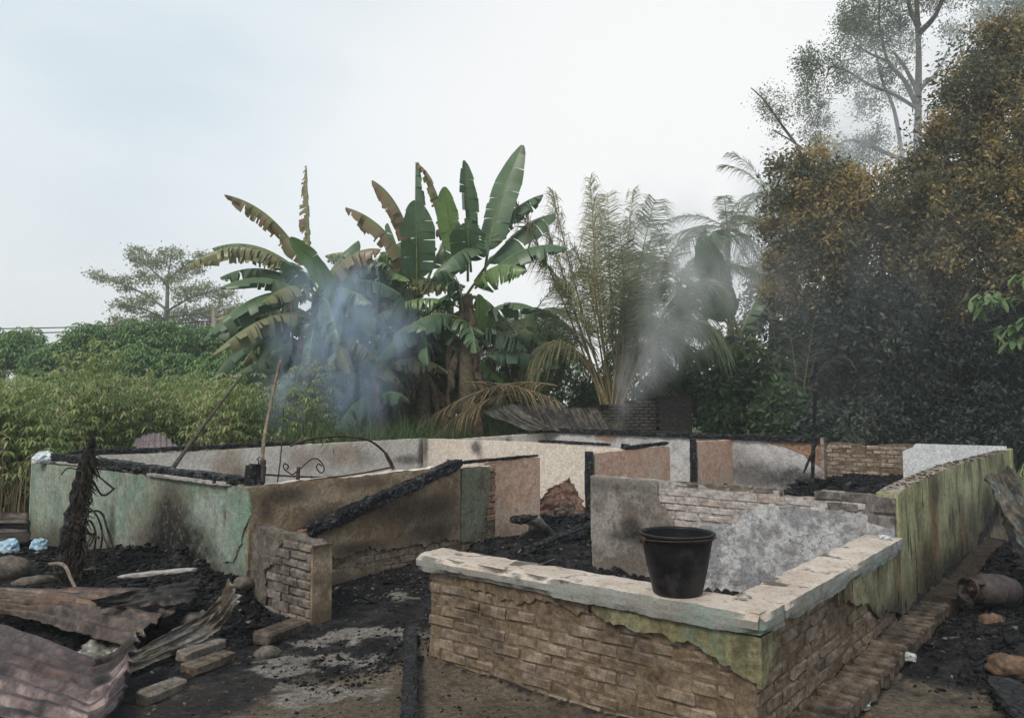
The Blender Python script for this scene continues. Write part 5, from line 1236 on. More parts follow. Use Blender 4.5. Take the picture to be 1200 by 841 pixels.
banana(gz(438, 483 + 866 * 1.55 / YD, 0), at(440, 420, YD), [
    ((445, 405), (404, 335), U(0.05), 0.20, 0.0, 'ban_fresh', 0.9, 0.3, -0.4),
    ((436, 400), (343, 392), U(1.0), 0.32, 0.4, 'ban', 0.1, 0.8, -0.6),
    ((448, 400), (470, 347), U(0.1), 0.22, 0.1, 'ban', 0.3, 0.4, -0.4),
    ((452, 405), (500, 385), U(0.45), 0.26, 0.1, 'ban', 0.2, 0.5, -0.6),
    ((440, 410), (380, 440), U(0.7), 0.28, 0.4, 'ban', 0.1, 0.9, 0.5),
    ], 'short banana plant in the blue smoke between the taller ones', auto=3, H=0.8, r0=0.15, skirt=8)
for (x, Y, top, lab) in ((402, 16.9, 388, 'banana stem with hanging dead leaves deep in the blue smoke'), (470, 17.4, 400, 'banana stem hung with dead leaves beside the short smoky plant'), (350, 16.4, 410, 'thin banana plant at the left edge of the smoke'), (428, 17.2, 318, 'full banana crown filling the gap between the leftmost and the tan leaved plant'), (336, 17.0, 345, 'dark banana crown behind the leftmost plant'), (462, 17.3, 335, 'banana crown closing the gap between the smoky plants and the tan leaved one'), (446, 17.8, 296, 'tallest of the rear banana crowns, between the leftmost plant and the tan leaved one'), (524, 17.8, 360, 'rear banana crown between the two tallest trunks'), (590, 18.2, 400, 'low banana crown behind the tallest plant on its right')):
    banana(gz(x, 483 + 866 * 1.55 / Y, 0), at(x + 2, top, Y), [], lab, auto=6, H=0.8, r0=0.15, skirt=8)
YE = 19.5
banana(gz(862, 483 + 866 * 1.55 / YE, 0), at(862, 400, YE), [
    ((868, 395), (826, 270), U(0.3, -0.1), 0.55, 0.1, 'ban', 0.2, 0.4, -0.4),
    ((860, 390), (838, 300), U(0.0), 0.42, 0.0, 'ban', -0.4, 0.3, -0.7),
    ((866, 392), (848, 268), U(1.2, -0.6), 0.30, 0.4, 'ban', 0.3, 0.9, 0.2),
    ((862, 395), (795, 318), U(0.5), 0.34, 0.2, 'ban', 0.0, 0.6, 0.3),
    ((866, 395), (905, 320), U(0.2), 0.34, 0.2, 'ban', 0.0, 0.5, 0.3),
    ((866, 398), (900, 370), U(0.6), 0.30, 0.4, 'ban', 0.2, 0.9, 0.3),
    ((864, 402), (806, 440), U(1.0), 0.30, 0.6, 'ban_dry', 0.1, 1.0, -0.3),
    ], 'broad leaved banana plant beside the dark tree, right of the smoke', auto=2, r0=0.2, skirt=5)

# ------------------------------------------------------------------ palms
def frond(parent, org, base, tip, bulge, mat, n=46, L0=0.75, bare=0.25, hang=0.35, r=0.022, name='frond', wmul=1.0):
    base, tip = Vector(base), Vector(tip); ctrl = (base + tip) / 2 + Vector(bulge)
    V = []; Q = []; T = []; MI = []
    m = 16; P = [bez(base, ctrl, tip, i / m) for i in range(m + 1)]
    sd = (tip - base).cross(Vector((0, 0, 1)))
    if sd.length < 0.3 * (tip - base).length: sd = Vector((math.cos(base.x * 9), math.sin(base.x * 9), 0))
    sd.normalize()
    for j, p in enumerate(P):
        t = (P[min(j + 1, m)] - P[max(j - 1, 0)]).normalized(); s = (sd - t * sd.dot(t)).normalized(); u = s.cross(t)
        rr = r * (1 - 0.85 * j / m)
        for (a, b_) in ((-1, 0), (0, 1), (1, 0), (0, -1)): V.append(p + s * a * rr + u * b_ * rr)
    for j in range(m):
        for w in range(4): Q.append((j * 4 + w, j * 4 + (w + 1) % 4, (j + 1) * 4 + (w + 1) % 4, (j + 1) * 4 + w)); T.append(0.5); MI.append(1)
    for i in range(n):
        f = bare + (1 - bare) * (i + 0.5) / n
        p = bez(base, ctrl, tip, f); t = (bez(base, ctrl, tip, min(1, f + .02)) - bez(base, ctrl, tip, max(0, f - .02))).normalized()
        s = (sd - t * sd.dot(t)).normalized(); u = s.cross(t); u = -u if u.z < 0 else u
        prof = L0 * (0.45 + 0.55 * math.sin(math.pi * min(1, ((f - bare) / (1 - bare)) * 0.82 + 0.14))) * random.uniform(.8, 1.15)
        for sgn in (-1, 1):
            if random.random() < 0.06: continue
            d = (s * sgn * random.uniform(.7, 1.1) + t * random.uniform(.7, 1.1) + u * random.uniform(-.35, .35)).normalized()
            dn = Vector((0, 0, -1)); w = 0.018 * wmul * random.uniform(.8, 1.2)
            p1 = p + d * prof * .5 + dn * hang * prof * .15; p2 = p + d * prof * .92 + dn * hang * prof * random.uniform(.3, .85)
            wv = d.cross(Vector((random.uniform(-1, 1), random.uniform(-1, 1), random.uniform(-.5, 1)))).normalized() * w
            b = len(V); V += [p - wv * .6, p + wv * .6, p1 + wv, p1 - wv, p2 + wv * .15, p2 - wv * .15]
            tt = random.random(); Q += [(b, b + 1, b + 2, b + 3), (b + 3, b + 2, b + 4, b + 5)]; T += [tt, tt]; MI += [0, 0]
    o = Vector(org)
    return link(name, fast_mesh(name, np.array([tuple(p - o) for p in V]), np.array(Q), [M[mat], M['stalk']], T, MI), parent)
GP = 'palms behind the ruin'
YP = 17.2
pf0 = gz(722, 483 + 866 * 1.55 / YP, 0)
palm = empty('palm_tree', pf0, 0, 'young scorched palm with long bare yellow stalks rising from the ground', 'palm', GP)
mb = MB(); mb.tube([(0, 0, 0), (0, 0, 0.6), (0.02, 0, 1.3)], [0.35, 0.32, 0.22], 10, jit=0.12); mb.build('trunk', M['bark'], palm)
for (bx, tx, ty, bl, mt, dy, L0, bare) in (
        (712, 648, 224, U(1.0, -0.35), 'palm_scorched', 0.3, 0.85, 0.42), (716, 692, 208, U(0.3, -0.15), 'palm_scorched', -0.3, 0.9, 0.42), (722, 712, 226, U(0.2, -.05), 'palm_scorched', 0.5, 0.85, 0.4),
        (724, 768, 234, U(1.3, 0.1), 'palm', -0.2, 0.95, 0.40), (728, 818, 268, U(1.9, 0.0), 'palm', 0.4, 1.0, 0.40), (716, 742, 222, U(0.0), 'palm_scorched', 0.1, 0.7, 0.45),
        (706, 598, 226, U(1.0, -0.15), 'palm_dry', -0.5, 0.75, 0.55), (704, 632, 300, U(1.1, 0.1), 'palm_scorched', 0.6, 0.8, 0.45), (728, 842, 335, U(2.1, 0.2), 'palm', -0.3, 0.9, 0.4),
        (726, 778, 330, U(0.8), 'palm', 0.8, 0.8, 0.4), (712, 660, 330, U(0.7), 'palm_scorched', -0.8, 0.8, 0.4), (716, 690, 300, U(0.3), 'palm_scorched', -1.0, 0.8, 0.35), (722, 735, 290, U(0.3), 'palm_scorched', 1.0, 0.8, 0.35), (708, 640, 262, U(0.7, -.2), 'palm_scorched', 0.2, 0.8, 0.42), (720, 772, 275, U(0.7, .1), 'palm_scorched', 0.2, 0.85, 0.42), (722, 700, 250, U(0.2, .3), 'palm', 1.2, 0.9, 0.38), (722, 725, 262, U(0.2, .3), 'palm', -1.2, 0.9, 0.38), (722, 760, 300, U(0.5, .3), 'palm', 1.2, 0.9, 0.38), (716, 672, 290, U(0.5, .3), 'palm', 1.1, 0.9, 0.38), (722, 812, 345, U(1.1, .3), 'palm', 1.0, 0.9, 0.38), (712, 628, 360, U(0.9, .3), 'palm', 0.9, 0.9, 0.38), (722, 740, 330, U(0.4), 'palm', -1.0, 0.9, 0.35), (728, 848, 398, U(2.2), 'palm', -.6, 0.95, 0.3), (726, 800, 410, U(1.6), 'palm', .6, 0.9, 0.3), (708, 622, 420, U(1.7), 'palm_scorched', -.5, 0.9, 0.3), (710, 655, 425, U(1.3), 'palm', .4, 0.85, 0.3), (722, 700, 232, U(0.3, -.5), 'palm_scorched', .8, 0.9, 0.35)):
    frond(palm, pf0, at(bx, 474, YP) + Vector((0, random.uniform(-.15, .15), 0)), at(tx, ty, YP + dy), bl, mt, n=130, L0=L0 * 1.1, bare=bare, r=0.030, wmul=0.55, hang=1.3)
for (tx, bl) in ((690, 0.2), (705, 0.1), (742, 0.1), (752, 0.2)):
    frond(palm, pf0, at(718 + (tx - 718) * 0.15, 476, YP), at(tx, 330, YP - 0.2), U(bl), 'palm_scorched', n=16, L0=0.5, bare=0.55, r=0.03)
for q, (x, y, Y, R_, tr, nf, mt, lab, el) in enumerate((
        (796, 332, 21.0, 2.3, True, 15, 'palm', 'hazy bluish palm right of the scorched palm', 0.35),
        (852, 268, 27.0, 2.2, True, 12, 'palm', 'small palm crown against the pale sky between smoke and dark tree', 0.3),
        (622, 372, 20.5, 2.2, True, 14, 'palm', 'grey green palm behind the tall banana on its right', 0.3),
        (905, 232, 30.0, 3.0, True, 12, 'palm', 'pale far palm peeping out left of the dark tree', 0.3),
        (770, 405, 19.5, 1.7, True, 12, 'palm', 'low palm in the grey smoke behind the brick ruin', 0.25),
        (590, 402, 19.0, 1.5, True, 11, 'palm', 'low palm between the tall banana and the scorched palm', 0.2))):
    foot_ = Vector((at(x, y, Y).x, Y, 0)); cr = at(x, y, Y)
    p_ = empty('palm_tree', foot_, 0, lab, 'palm', GP)
    mb = MB(); mb.tube([(0, 0, 0), (0.05, 0, cr.z * .5), (0, 0, cr.z)], [0.15, 0.11, 0.09], 9, jit=0.1); mb.build('trunk', M['bark'], p_)
    for i in range(int(nf * 1.4)):
        a = 2 * math.pi * (i + random.random() * .5) / nf; e = random.uniform(-1.05, 0.95)
        d = Vector((math.cos(a), math.sin(a), 0)); ln = R_ * random.uniform(.85, 1.1)
        frond(p_, foot_, cr, cr + d * ln * math.cos(e * 0.9) + Vector((0, 0, ln * math.sin(e) - 0.25)), U(0.45 * R_ * el * 2), mt, n=52, L0=0.68, bare=0.12, r=0.02, hang=0.8, wmul=0.75)
# dark drooping fronds in front of the dark tree, dry fronds sprawled on the grass
YF = 17.8
fo = gz(935, 483 + 866 * 1.55 / YF, 0)
p_ = empty('palm_tree', fo, 0, 'dark young palm with arching fronds at the edge of the dark tree', 'palm', GP)
for (tx, ty, bl, dy) in ((838, 402, 1.6, 0.0), (955, 372, 0.3, -.4), (968, 385, 0.4, 0.4), (880, 430, 1.0, 0.3), (990, 420, 1.0, -.3), (925, 385, 0.4, .2), (820, 445, 1.4, .8)):
    frond(p_, fo, at(938, 490, YF), at(tx, ty, YF + dy), U(bl), 'palm_dark', n=44, L0=0.6, bare=0.15, hang=0.8)
YG = 15.9
for (b, t, bl, lab) in (((652, 452), (490, 500), 0.75, 'long dry brown frond sprawled to the left over the grass'), ((545, 448), (655, 470), 0.25, 'yellow dry frond lying to the right over the grass'), ((600, 462), (512, 508), 0.35, 'short straw coloured frond bent low over the grass')):
    o_ = at(b[0], b[1], YG)
    fr = frond(None, o_, o_, at(t[0], t[1], YG - 0.6), U(bl), 'palm_dry', n=54, L0=0.55, bare=0.05, hang=1.0, r=0.02, name='dry_frond', wmul=0.5); fr.location = o_
    props(fr, lab, 'palm frond', 'dry fronds on the grass')

# ------------------------------------------------------------------ trees
def branch(mb, pts, r, n=7): mb.tube(curve(pts, 5), np.linspace(r[0], r[1], 5 * (len(pts) - 1) + 1), n, jit=0.08)
def tree(name, foot, limbs, cloud, bark, leaf, label, cat='tree', group=None, trunk_r=None):
    root = empty(name, foot, 0, label, cat, group); f = Vector(foot)
    for i, (pts, r) in enumerate(limbs):
        mb = MB(); branch(mb, [Vector(p) - f for p in pts], r); mb.build('trunk' if i == 0 else 'limb', M[bark], root, smooth=True)
    if cloud: cloud.build('crown', M[leaf], root, org=foot)
    return root
GT = 'trees behind the ruin'
# the big browning tree on the right (two stems close together)
Y1 = 19.0
def tip_tint(t, n): return np.clip(0.04 + 0.20 * RNG.uniform(0, 1, n) + (0.62 if t > 0.72 else 0.40 if t > 0.40 else 0.18) + RNG.uniform(-.08, .08), 0, 1)
def mid_tint(t, n): return np.clip(0.08 + 0.16 * RNG.uniform(0, 1, n) + (0.6 if t > 0.8 else 0.25 if t > .4 else 0.0), 0, 1)
E1 = [ell(x, y, Y1 + d, rx, ry, rx) for (x, y, rx, ry, d) in ((940, 215, 34, 46, 0), (925, 265, 30, 45, .5), (975, 250, 50, 55, -.5), (960, 320, 62, 60, 0), (1010, 300, 60, 60, .4), (1030, 240, 45, 45, .8))]
E2 = [ell(x, y, 18.2 + d, rx, ry, rx) for (x, y, rx, ry, d) in ((1165, 70, 34, 42, .4), (1135, 110, 38, 45, 0), (1180, 150, 55, 60, .2), (1110, 190, 50, 50, 0), (1160, 235, 70, 60, -.3), (1085, 260, 60, 60, -.4), (1210, 250, 60, 80, 0), (1130, 310, 75, 60, -.6), (1200, 60, 30, 40, .3))]
E3 = [ell(x, y, 18.6 + d, rx, ry, rx) for (x, y, rx, ry, d) in ((980, 390, 60, 50, .3), (1050, 370, 70, 60, -.3), (1120, 390, 70, 60, 0), (1190, 380, 60, 70, .5), (1020, 440, 60, 50, .6), (1090, 450, 60, 50, .8), (1160, 450, 60, 50, .9), (950, 440, 30, 45, 1.0), (1000, 495, 60, 35, .2), (1080, 500, 60, 35, .4), (1150, 495, 60, 38, .2), (1215, 480, 50, 50, .2), (1040, 420, 60, 60, .2), (1130, 430, 60, 60, .2))]
f1 = gz(985, 483 + 866 * 1.55 / Y1, 0); f2 = gz(1105, 483 + 866 * 1.55 / 18.6, 0); f3 = gz(1060, 483 + 866 * 1.55 / 19.4, 0)
tree('browning_tree', f1, [([f1, at(985, 420, Y1), at(975, 330, Y1), at(950, 240, Y1)], (0.22, 0.05)), ([at(980, 380, Y1), at(1010, 310, Y1), at(1030, 250, Y1 + .5)], (0.12, 0.03)), ([at(978, 350, Y1), at(935, 300, Y1), at(918, 260, Y1)], (0.1, 0.03))],
     clumps(E1, 400, 95, 0.34, 0.13, 0.42, 0.25, tip_tint, 0.45), 'bark', 'brown_crown', 'left part of the browning tree mass, lower dome with rusty leaf tips', group=GT)
tree('browning_tree', f2, [([f2, at(1105, 430, 18.6), at(1120, 320, 18.4), at(1150, 180, 18.4), at(1165, 90, 18.4)], (0.28, 0.04)), ([at(1112, 380, 18.5), at(1080, 300, 18.2), at(1075, 250, 18)], (0.12, 0.03)), ([at(1125, 300, 18.4), at(1180, 230, 18.2), at(1200, 170, 18.2)], (0.12, 0.03)), ([at(1148, 200, 18.4), at(1120, 150, 18.3), at(1125, 110, 18.2)], (0.08, 0.02))],
     clumps(E2, 720, 95, 0.36, 0.13, 0.42, 0.25, tip_tint, 0.4), 'bark', 'brown_crown', 'tall right part of the browning tree mass, topped with yellow brown tips', group=GT)
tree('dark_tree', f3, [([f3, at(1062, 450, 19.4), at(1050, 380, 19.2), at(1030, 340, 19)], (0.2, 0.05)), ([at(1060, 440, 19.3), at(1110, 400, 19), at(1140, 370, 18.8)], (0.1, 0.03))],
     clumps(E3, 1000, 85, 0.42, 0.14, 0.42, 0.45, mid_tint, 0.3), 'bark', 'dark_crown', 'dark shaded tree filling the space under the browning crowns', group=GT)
# stems and hanging dead leaves low in the dark
for q, (x, Y, r, lean, lab) in enumerate(((1160, 19.2, .10, 4, 'broad brown stem under the right of the dark tree'), (1188, 19.0, .08, -3, 'dark stem nearest the right edge under the dark tree'), )):
    f = gz(x, 483 + 866 * 1.55 / Y, 0)
    s_ = empty('tree_stem', f, 0, lab, 'tree stem', 'stems under the dark tree')
    mb = MB(); branch(mb, [Vector((0, 0, 0)), at(x + lean * 1.2, 470, Y) - f, at(x + lean * .3, 430, Y) - f, at(x + lean * 2.5, 380, Y) - f], (r, r * .6)); mb.build('trunk', M['pole_dark'], s_, smooth=True)
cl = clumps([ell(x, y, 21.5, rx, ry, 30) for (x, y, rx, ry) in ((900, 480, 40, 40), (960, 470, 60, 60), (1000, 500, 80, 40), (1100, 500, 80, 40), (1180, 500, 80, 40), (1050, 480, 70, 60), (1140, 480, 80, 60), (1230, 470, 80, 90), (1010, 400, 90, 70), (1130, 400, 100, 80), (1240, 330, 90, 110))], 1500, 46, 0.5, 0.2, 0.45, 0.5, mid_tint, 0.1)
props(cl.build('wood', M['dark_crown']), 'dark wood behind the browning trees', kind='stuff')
# tall pale tree behind, half lost in the smoke haze
Y4 = 30.0
def A4(x, y, d=0.0): return at(x, y, Y4 + d)
f4 = Vector((A4(1075, 300).x, Y4, 0))
L4 = [([f4, A4(1075, 250), A4(1076, 130), A4(1076, 40), A4(1070, -60)], (0.21, 0.07)),
      ([A4(1076, 128), A4(1060, 95, 1), A4(1040, 70, 1.5), A4(1030, 20, 2), A4(1036, -30, 2)], (0.11, 0.03)),
      ([A4(1076, 40), A4(1095, 20, -1), A4(1108, -10, -1.5)], (0.14, 0.05)),
      ([A4(1076, 30), A4(1066, 8, 1), A4(1062, -30, 1)], (0.13, 0.05)),
      ([A4(1078, 130), A4(1050, 112, -1.5), A4(1020, 100, -2.5), A4(994, 84, -3), A4(975, 78, -3), A4(968, 92, -3)], (0.08, 0.02)),
      ([A4(1060, 200), A4(1048, 130, 2), A4(1034, 95, 2.5), A4(1025, 55, 3)], (0.10, 0.03)),
      ([A4(1077, 110), A4(1058, 75, 2), A4(1045, 60, 2.5)], (0.1, 0.03)),
      ([A4(1040, 72, 1.5), A4(1018, 62, 1), A4(1000, 50, 1)], (0.07, 0.02)),
      ([A4(1077, 105), A4(1098, 85, -1), A4(1110, 60, -1)], (0.10, 0.03)),
      ([A4(1078, 200), A4(1040, 180, 1), A4(990, 165, 2), A4(962, 205, 2)], (0.12, 0.03)),
      ([A4(932, 168, 2), A4(915, 145, 2), A4(896, 118, 2), A4(880, 103, 2)], (0.07, 0.02)),
      ([A4(985, 195, 2), A4(955, 185, 2), A4(932, 168, 2), A4(905, 152, 2)], (0.09, 0.02))]
E4 = [ell(x, y, Y4 + d, rx, ry, rx) for (x, y, rx, ry, d) in ((1030, 15, 36, 26, 2), (1008, 45, 22, 18, 1), (965, 68, 22, 14, -3), (990, 90, 18, 12, -3), (950, 85, 10, 10, -3), (1030, 85, 18, 14, 2), (1000, 25, 18, 12, 2), (1060, 60, 15, 12, -1), (905, 120, 12, 16, 2), (915, 145, 10, 10, 2), (950, 120, 16, 22, 2), (960, 150, 16, 14, 2), (1100, -5, 22, 14, -1), (1055, 105, 12, 9, 0), (1020, 118, 14, 10, -2), (1045, 40, 20, 14, 2), (1005, 180, 26, 16, 2), (1030, 160, 15, 12, 1), (975, 215, 25, 20, 2), (1010, 130, 8, 8, 1), (1110, 40, 12, 10, -1))]
tree('tall_tree', f4, L4, clumps([(c_, tuple(1.22 * q_ for q_ in r_)) for c_, r_ in E4], 620, 60, 0.36, 0.11, 0.42, 0.2, tint_mix(), 0.35), 'bark', 'far_leaf', 'tall thin crowned tree fading into smoke behind the browning one', group=GT)
E5 = [ell(x, y, 34 + d, rx, ry, rx) for (x, y, rx, ry, d) in ((1180, 10, 40, 30, 0), (1150, 30, 20, 20, 0), (1215, 30, 40, 40, 0), (1150, -20, 40, 20, 0))]
f5 = Vector((at(1195, 200, 34).x, 34, 0))
tree('tall_tree', f5, [([f5, at(1195, 200, 34), at(1190, 40, 34)], (0.35, 0.08)), ([at(1194, 120, 34), at(1160, 60, 34), at(1150, 0, 34)], (0.14, 0.03))], clumps(E5, 260, 30, 0.45, 0.17, 0.42, 0.2, tint_mix(), 0.35), 'bark', 'far_leaf', 'hazy tree crown at the top right corner behind the yellow tips', group=GT)
# mass of grey green trees behind the palms and left of the dark tree
f6 = Vector((at(905, 400, 27).x, 27, 0))
tree('hazy_tree', f6, [([f6, at(905, 400, 27), at(912, 280, 27)], (0.25, 0.06))], clumps([ell(x, y, 27, rx, ry, rx) for (x, y, rx, ry) in ((915, 300, 30, 45), (930, 230, 22, 35), (900, 360, 40, 50), (960, 190, 25, 25), (865, 410, 30, 30))], 330, 36, 0.4, 0.16, 0.42, 0.3, tint_mix(), 0.3), 'bark', 'far_leaf', 'grey green hazy tree between the palms and the dark tree', group=GT)

# broad leaved branch reaching in from the right
YM = 12.5
fm_ = Vector((at(1420, 500, YM).x, YM, 0))
mt_ = empty('broad_leaf_tree', fm_, 0, 'bright green broad leaved branch reaching in at the right edge', 'tree')
mb = MB(); branch(mb, [Vector((0, 0, 0)), at(1415, 420, YM) - fm_, at(1400, 300, YM) - fm_], (0.10, 0.04)); mb.build('trunk', M['bark'], mt_, smooth=True)
tips = []
for pts in (((1415, 400), (1270, 352), (1195, 350), (1140, 360)), ((1240, 360), (1200, 375), (1165, 390)), ((1410, 350), (1260, 318), (1190, 325)), ((1200, 353), (1170, 345), (1135, 352)), ((1240, 360), (1205, 392), (1185, 402))):
    mb = MB(); branch(mb, [at(x, y, YM + 0.2 * math.sin(x)) - fm_ for x, y in pts], (0.018, 0.006), 5); mb.build('limb', M['bark'], mt_)
    for s in np.linspace(0.35, 1, 15):
        i = min(int(s * (len(pts) - 1)), len(pts) - 2); f = s * (len(pts) - 1) - i
        tips.append((pts[i][0] + (pts[i + 1][0] - pts[i][0]) * f, pts[i][1] + (pts[i + 1][1] - pts[i][1]) * f))
for (x, y) in tips:
    for _ in range(2):
        p = at(x + random.uniform(-5, 5), y + random.uniform(-4, 4), YM + random.uniform(-.25, .25)) - fm_
        d = Vector((random.uniform(-1, .6), random.uniform(-.7, .7), random.uniform(-1.0, .1))).normalized(); L = random.uniform(.14, .27); W = L * .19
        s = d.cross(Vector((random.uniform(-.4, .4), random.uniform(-.4, .4), 1))).normalized(); u = s.cross(d); V = []; n = 6
        for i in range(n + 1):
            t = i / n; w = W * math.sin(math.pi * min(1, t * .93 + .04)) ** .8; c = p + d * L * t + Vector((0, 0, -.18 * L * t * t))
            V += [c - s * w + u * w * .35, c, c + s * w + u * w * .35]
        Q = [(i * 3 + k_, i * 3 + k_ + 1, i * 3 + k_ + 4, i * 3 + k_ + 3) for i in range(n) for k_ in (0, 1)]
        tt = random.random(); link('leaf', fast_mesh('leaf', np.array([tuple(v) for v in V]), np.array(Q), M['bigleaf'], np.full(len(Q), tt)), mt_)

# ------------------------------------------------------------------ left: field, bushes, far tree, houses
def palmate(cl, P, size, tints, nl=6):
    """hand shaped drooping leaves: nl narrow leaflets round every point"""
    n = len(P); ax_ = RNG.uniform(0, 6.28, n)
    for k_ in range(nl):
        a = ax_ + 2 * math.pi * k_ / (nl + 1)
        d = np.stack([np.cos(a), np.sin(a), RNG.uniform(-.9, -.15, n)], 1); d /= np.linalg.norm(d, axis=1, keepdims=True)
        s = np.stack([-np.sin(a), np.cos(a), np.zeros(n)], 1)
        L = size * RNG.uniform(.7, 1.25, (n, 1)); W = L * .13
        dn = np.array((0, 0, -1.0)) * L * .25
        V = np.stack([P, P + d * L * .5 + s * W, P + d * L + dn, P + d * L * .5 - s * W], 1)
        cl.add(V.reshape(-1, 3), np.arange(n * 4).reshape(n, 4), np.clip(tints + RNG.uniform(-.12, .12, n), 0, 1))
cl = Cloud(); stems = MB(); cnt = 0
for _ in range(1500):
    y = random.uniform(9.6, 27); x = random.uniform(-0.80 * y - 0.3, -0.28 * y + 0.3); u, v = uv_of(x, y)
    if v < 9.75 or (v < 10.2 and random.random() < .5) or (v < 11.2 and 0.7 < u < 3.0): continue
    if random.random() > (1.0 if y < 16 else 0.62): continue
    cnt += 1
    h = (1.35 + 0.95 * random.random() + 0.028 * (y - 10)) * (1 + 0.30 * fbm(x * .45, y * .45, 2)); m = 58 if y < 15 else 34
    t = RNG.uniform(0, 1, m) ** 0.6; r = RNG.uniform(0, 1, m) ** .5 * (.42 + 0.15 * (1 - t)); a = RNG.uniform(0, 6.28, m)
    P = np.stack([x + np.cos(a) * r, y + np.sin(a) * r, 0.15 + t * (h - 0.15) - r * .35], 1)
    palmate(cl, P, 0.115 + 0.04 * (y > 15), np.clip(np.full(m, 0.15 + 0.6 * random.random()) + RNG.uniform(-.25, .3, m), 0, 1), 5 if y > 15 else 6)
    stems.tube([(x, y, 0), (x + random.uniform(-.1, .1), y, h * .72)], 0.010, 4, cap=False)
fld = cl.build('cassava_field', M['cassava']); props(fld, 'tall green field crop growing behind the left side of the ruin', kind='stuff')
o = stems.build('field_stems', M['bark'], None); props(o, 'thin stems in the green field crop', kind='stuff')
def blades(name, mat, n, sample, hmin, hmax, w, label, lean=0.4, clump=1):
    V = []; T = []
    for _ in range(n):
        x, y = sample(); h = random.uniform(hmin, hmax); a = random.uniform(0, 6.28); l = h * lean * random.uniform(.2, 1.3)
        p = Vector((x, y, gh(x, y) - .03)); d = Vector((math.cos(a), math.sin(a), 0)); s = Vector((-d.y, d.x, 0)) * w
        m1 = p + d * l * .3 + Vector((0, 0, h * .6)); m2 = p + d * l + Vector((0, 0, h * random.uniform(.72, .98)))
        V += [p - s, p + s, m1 + s * .8, m1 - s * .8, m2 + s * .1, m2 - s * .1]; T += [random.random()] * 2
    V = np.array([tuple(v) for v in V]); b = np.arange(n) * 6
    Q = np.stack([np.stack([b, b + 1, b + 2, b + 3], 1), np.stack([b + 3, b + 2, b + 4, b + 5], 1)], 1).reshape(-1, 4)
    return props(link(name, fast_mesh(name, V, Q, M[mat], T)), label, kind='stuff')
def strip_uv(u0, u1, v0, v1):
    def g():
        p = hw(random.uniform(u0, u1), random.uniform(v0, v1)); return p.x, p.y
    return g
blades('dry_weeds', 'drystem', 1800, strip_uv(2.9, 4.8, 9.25, 10.6), 0.5, 1.4, 0.006, 'tan dry weeds outside the middle of the left side wall', 0.3)
blades('dry_weeds', 'drystem', 420, strip_uv(-0.6, 0.8, 9.25, 10.4), 0.5, 1.5, 0.006, 'tan dry weeds by the far left corner of the ruin', 0.3)
blades('tall_grass', 'grass', 9000, strip_uv(4.0, 10.5, 9.3, 11.6), 0.7, 1.75, 0.011, 'tall green grass behind the left side wall under the bananas', 0.55)
blades('tall_grass', 'grass', 5200, strip_uv(9.5, 12.0, 8.0, 12.5), 0.9, 1.9, 0.012, 'tall green grass behind the rear wall', 0.55)
blades('low_grass', 'grass', 1500, strip_uv(9.5, 13.5, -3.0, 3.5), 0.3, 0.9, 0.012, 'rough grass behind the right half of the rear wall', 0.5)
# rounded bushes beyond the field
GBU = 'rounded bushes beyond the field'
BUSH = ((20, 418, 34, 32, 30.5, 'first rounded bush from the left edge of the photo'), (62, 432, 28, 26, 29, 'low rounded bush second from the left edge'), (106, 413, 30, 32, 30, 'tall dark rounded bush below the power line end'), (152, 406, 26, 28, 31, 'rounded bush left of the bare gap under the far tree'), (196, 404, 30, 26, 31.5, 'rounded bush under the far pale tree trunk'), (128, 444, 22, 24, 28, 'small low bush in front of the tall dark one'), (166, 436, 30, 28, 28, 'wide low bush in the middle of the bush row'), (210, 440, 28, 24, 28.5, 'low bush left of the red roof'), (262, 442, 32, 26, 28, 'bush below the small red roof'), (300, 430, 30, 34, 29, 'light green bush behind the drooping banana leaf'), (240, 405, 22, 18, 33, 'small bush in front of the red roof gable'), (330, 448, 24, 28, 27, 'bush right of the light green one beside the smoke'))
for (x, y, rx, ry, Y, lab) in BUSH:
    f = Vector((at(x, y, Y).x, Y, 0)); c = at(x, y, Y)
    br = empty('bush', f, 0, lab, 'bush', GBU)
    mb = MB()
    for q in range(3): branch(mb, [Vector((0.1 * q - .1, 0, 0)), Vector((.3 * (q - 1), .1, c.z * .5)), Vector((.7 * (q - 1), .2 * q, c.z))], (0.06, 0.02), 5)
    mb.build('trunk', M['bark_pale'], br)
    cl = Cloud(); E = ell(x, y, Y, rx, ry, rx); m = 330
    u_ = unit(m); u_[:, 2] = np.abs(u_[:, 2]) * 1.0 - 0.25 * RNG.uniform(0, 1, m)
    u_ *= (1 + 0.22 * np.array([fbm(a_[0] * 2 + x, a_[1] * 2, a_[2] * 2) for a_ in u_]))[:, None]
    for q in range(m):
        pp = np.array(E[0]) + u_[q] * np.array(E[1]) * RNG.uniform(.65, 1.05) + RNG.normal(size=(6, 3)) * .17
        if q % 3 == 0: pp[:, 2] -= RNG.uniform(0, 1.0)
        palmate(cl, pp, 0.24, np.clip(RNG.uniform(0, .85) + RNG.uniform(-.2, .3, 6), 0, 1), 5)
    cl.build('crown', M['bright_shrub' if 'light green' in lab else 'shrub'], br, org=f)
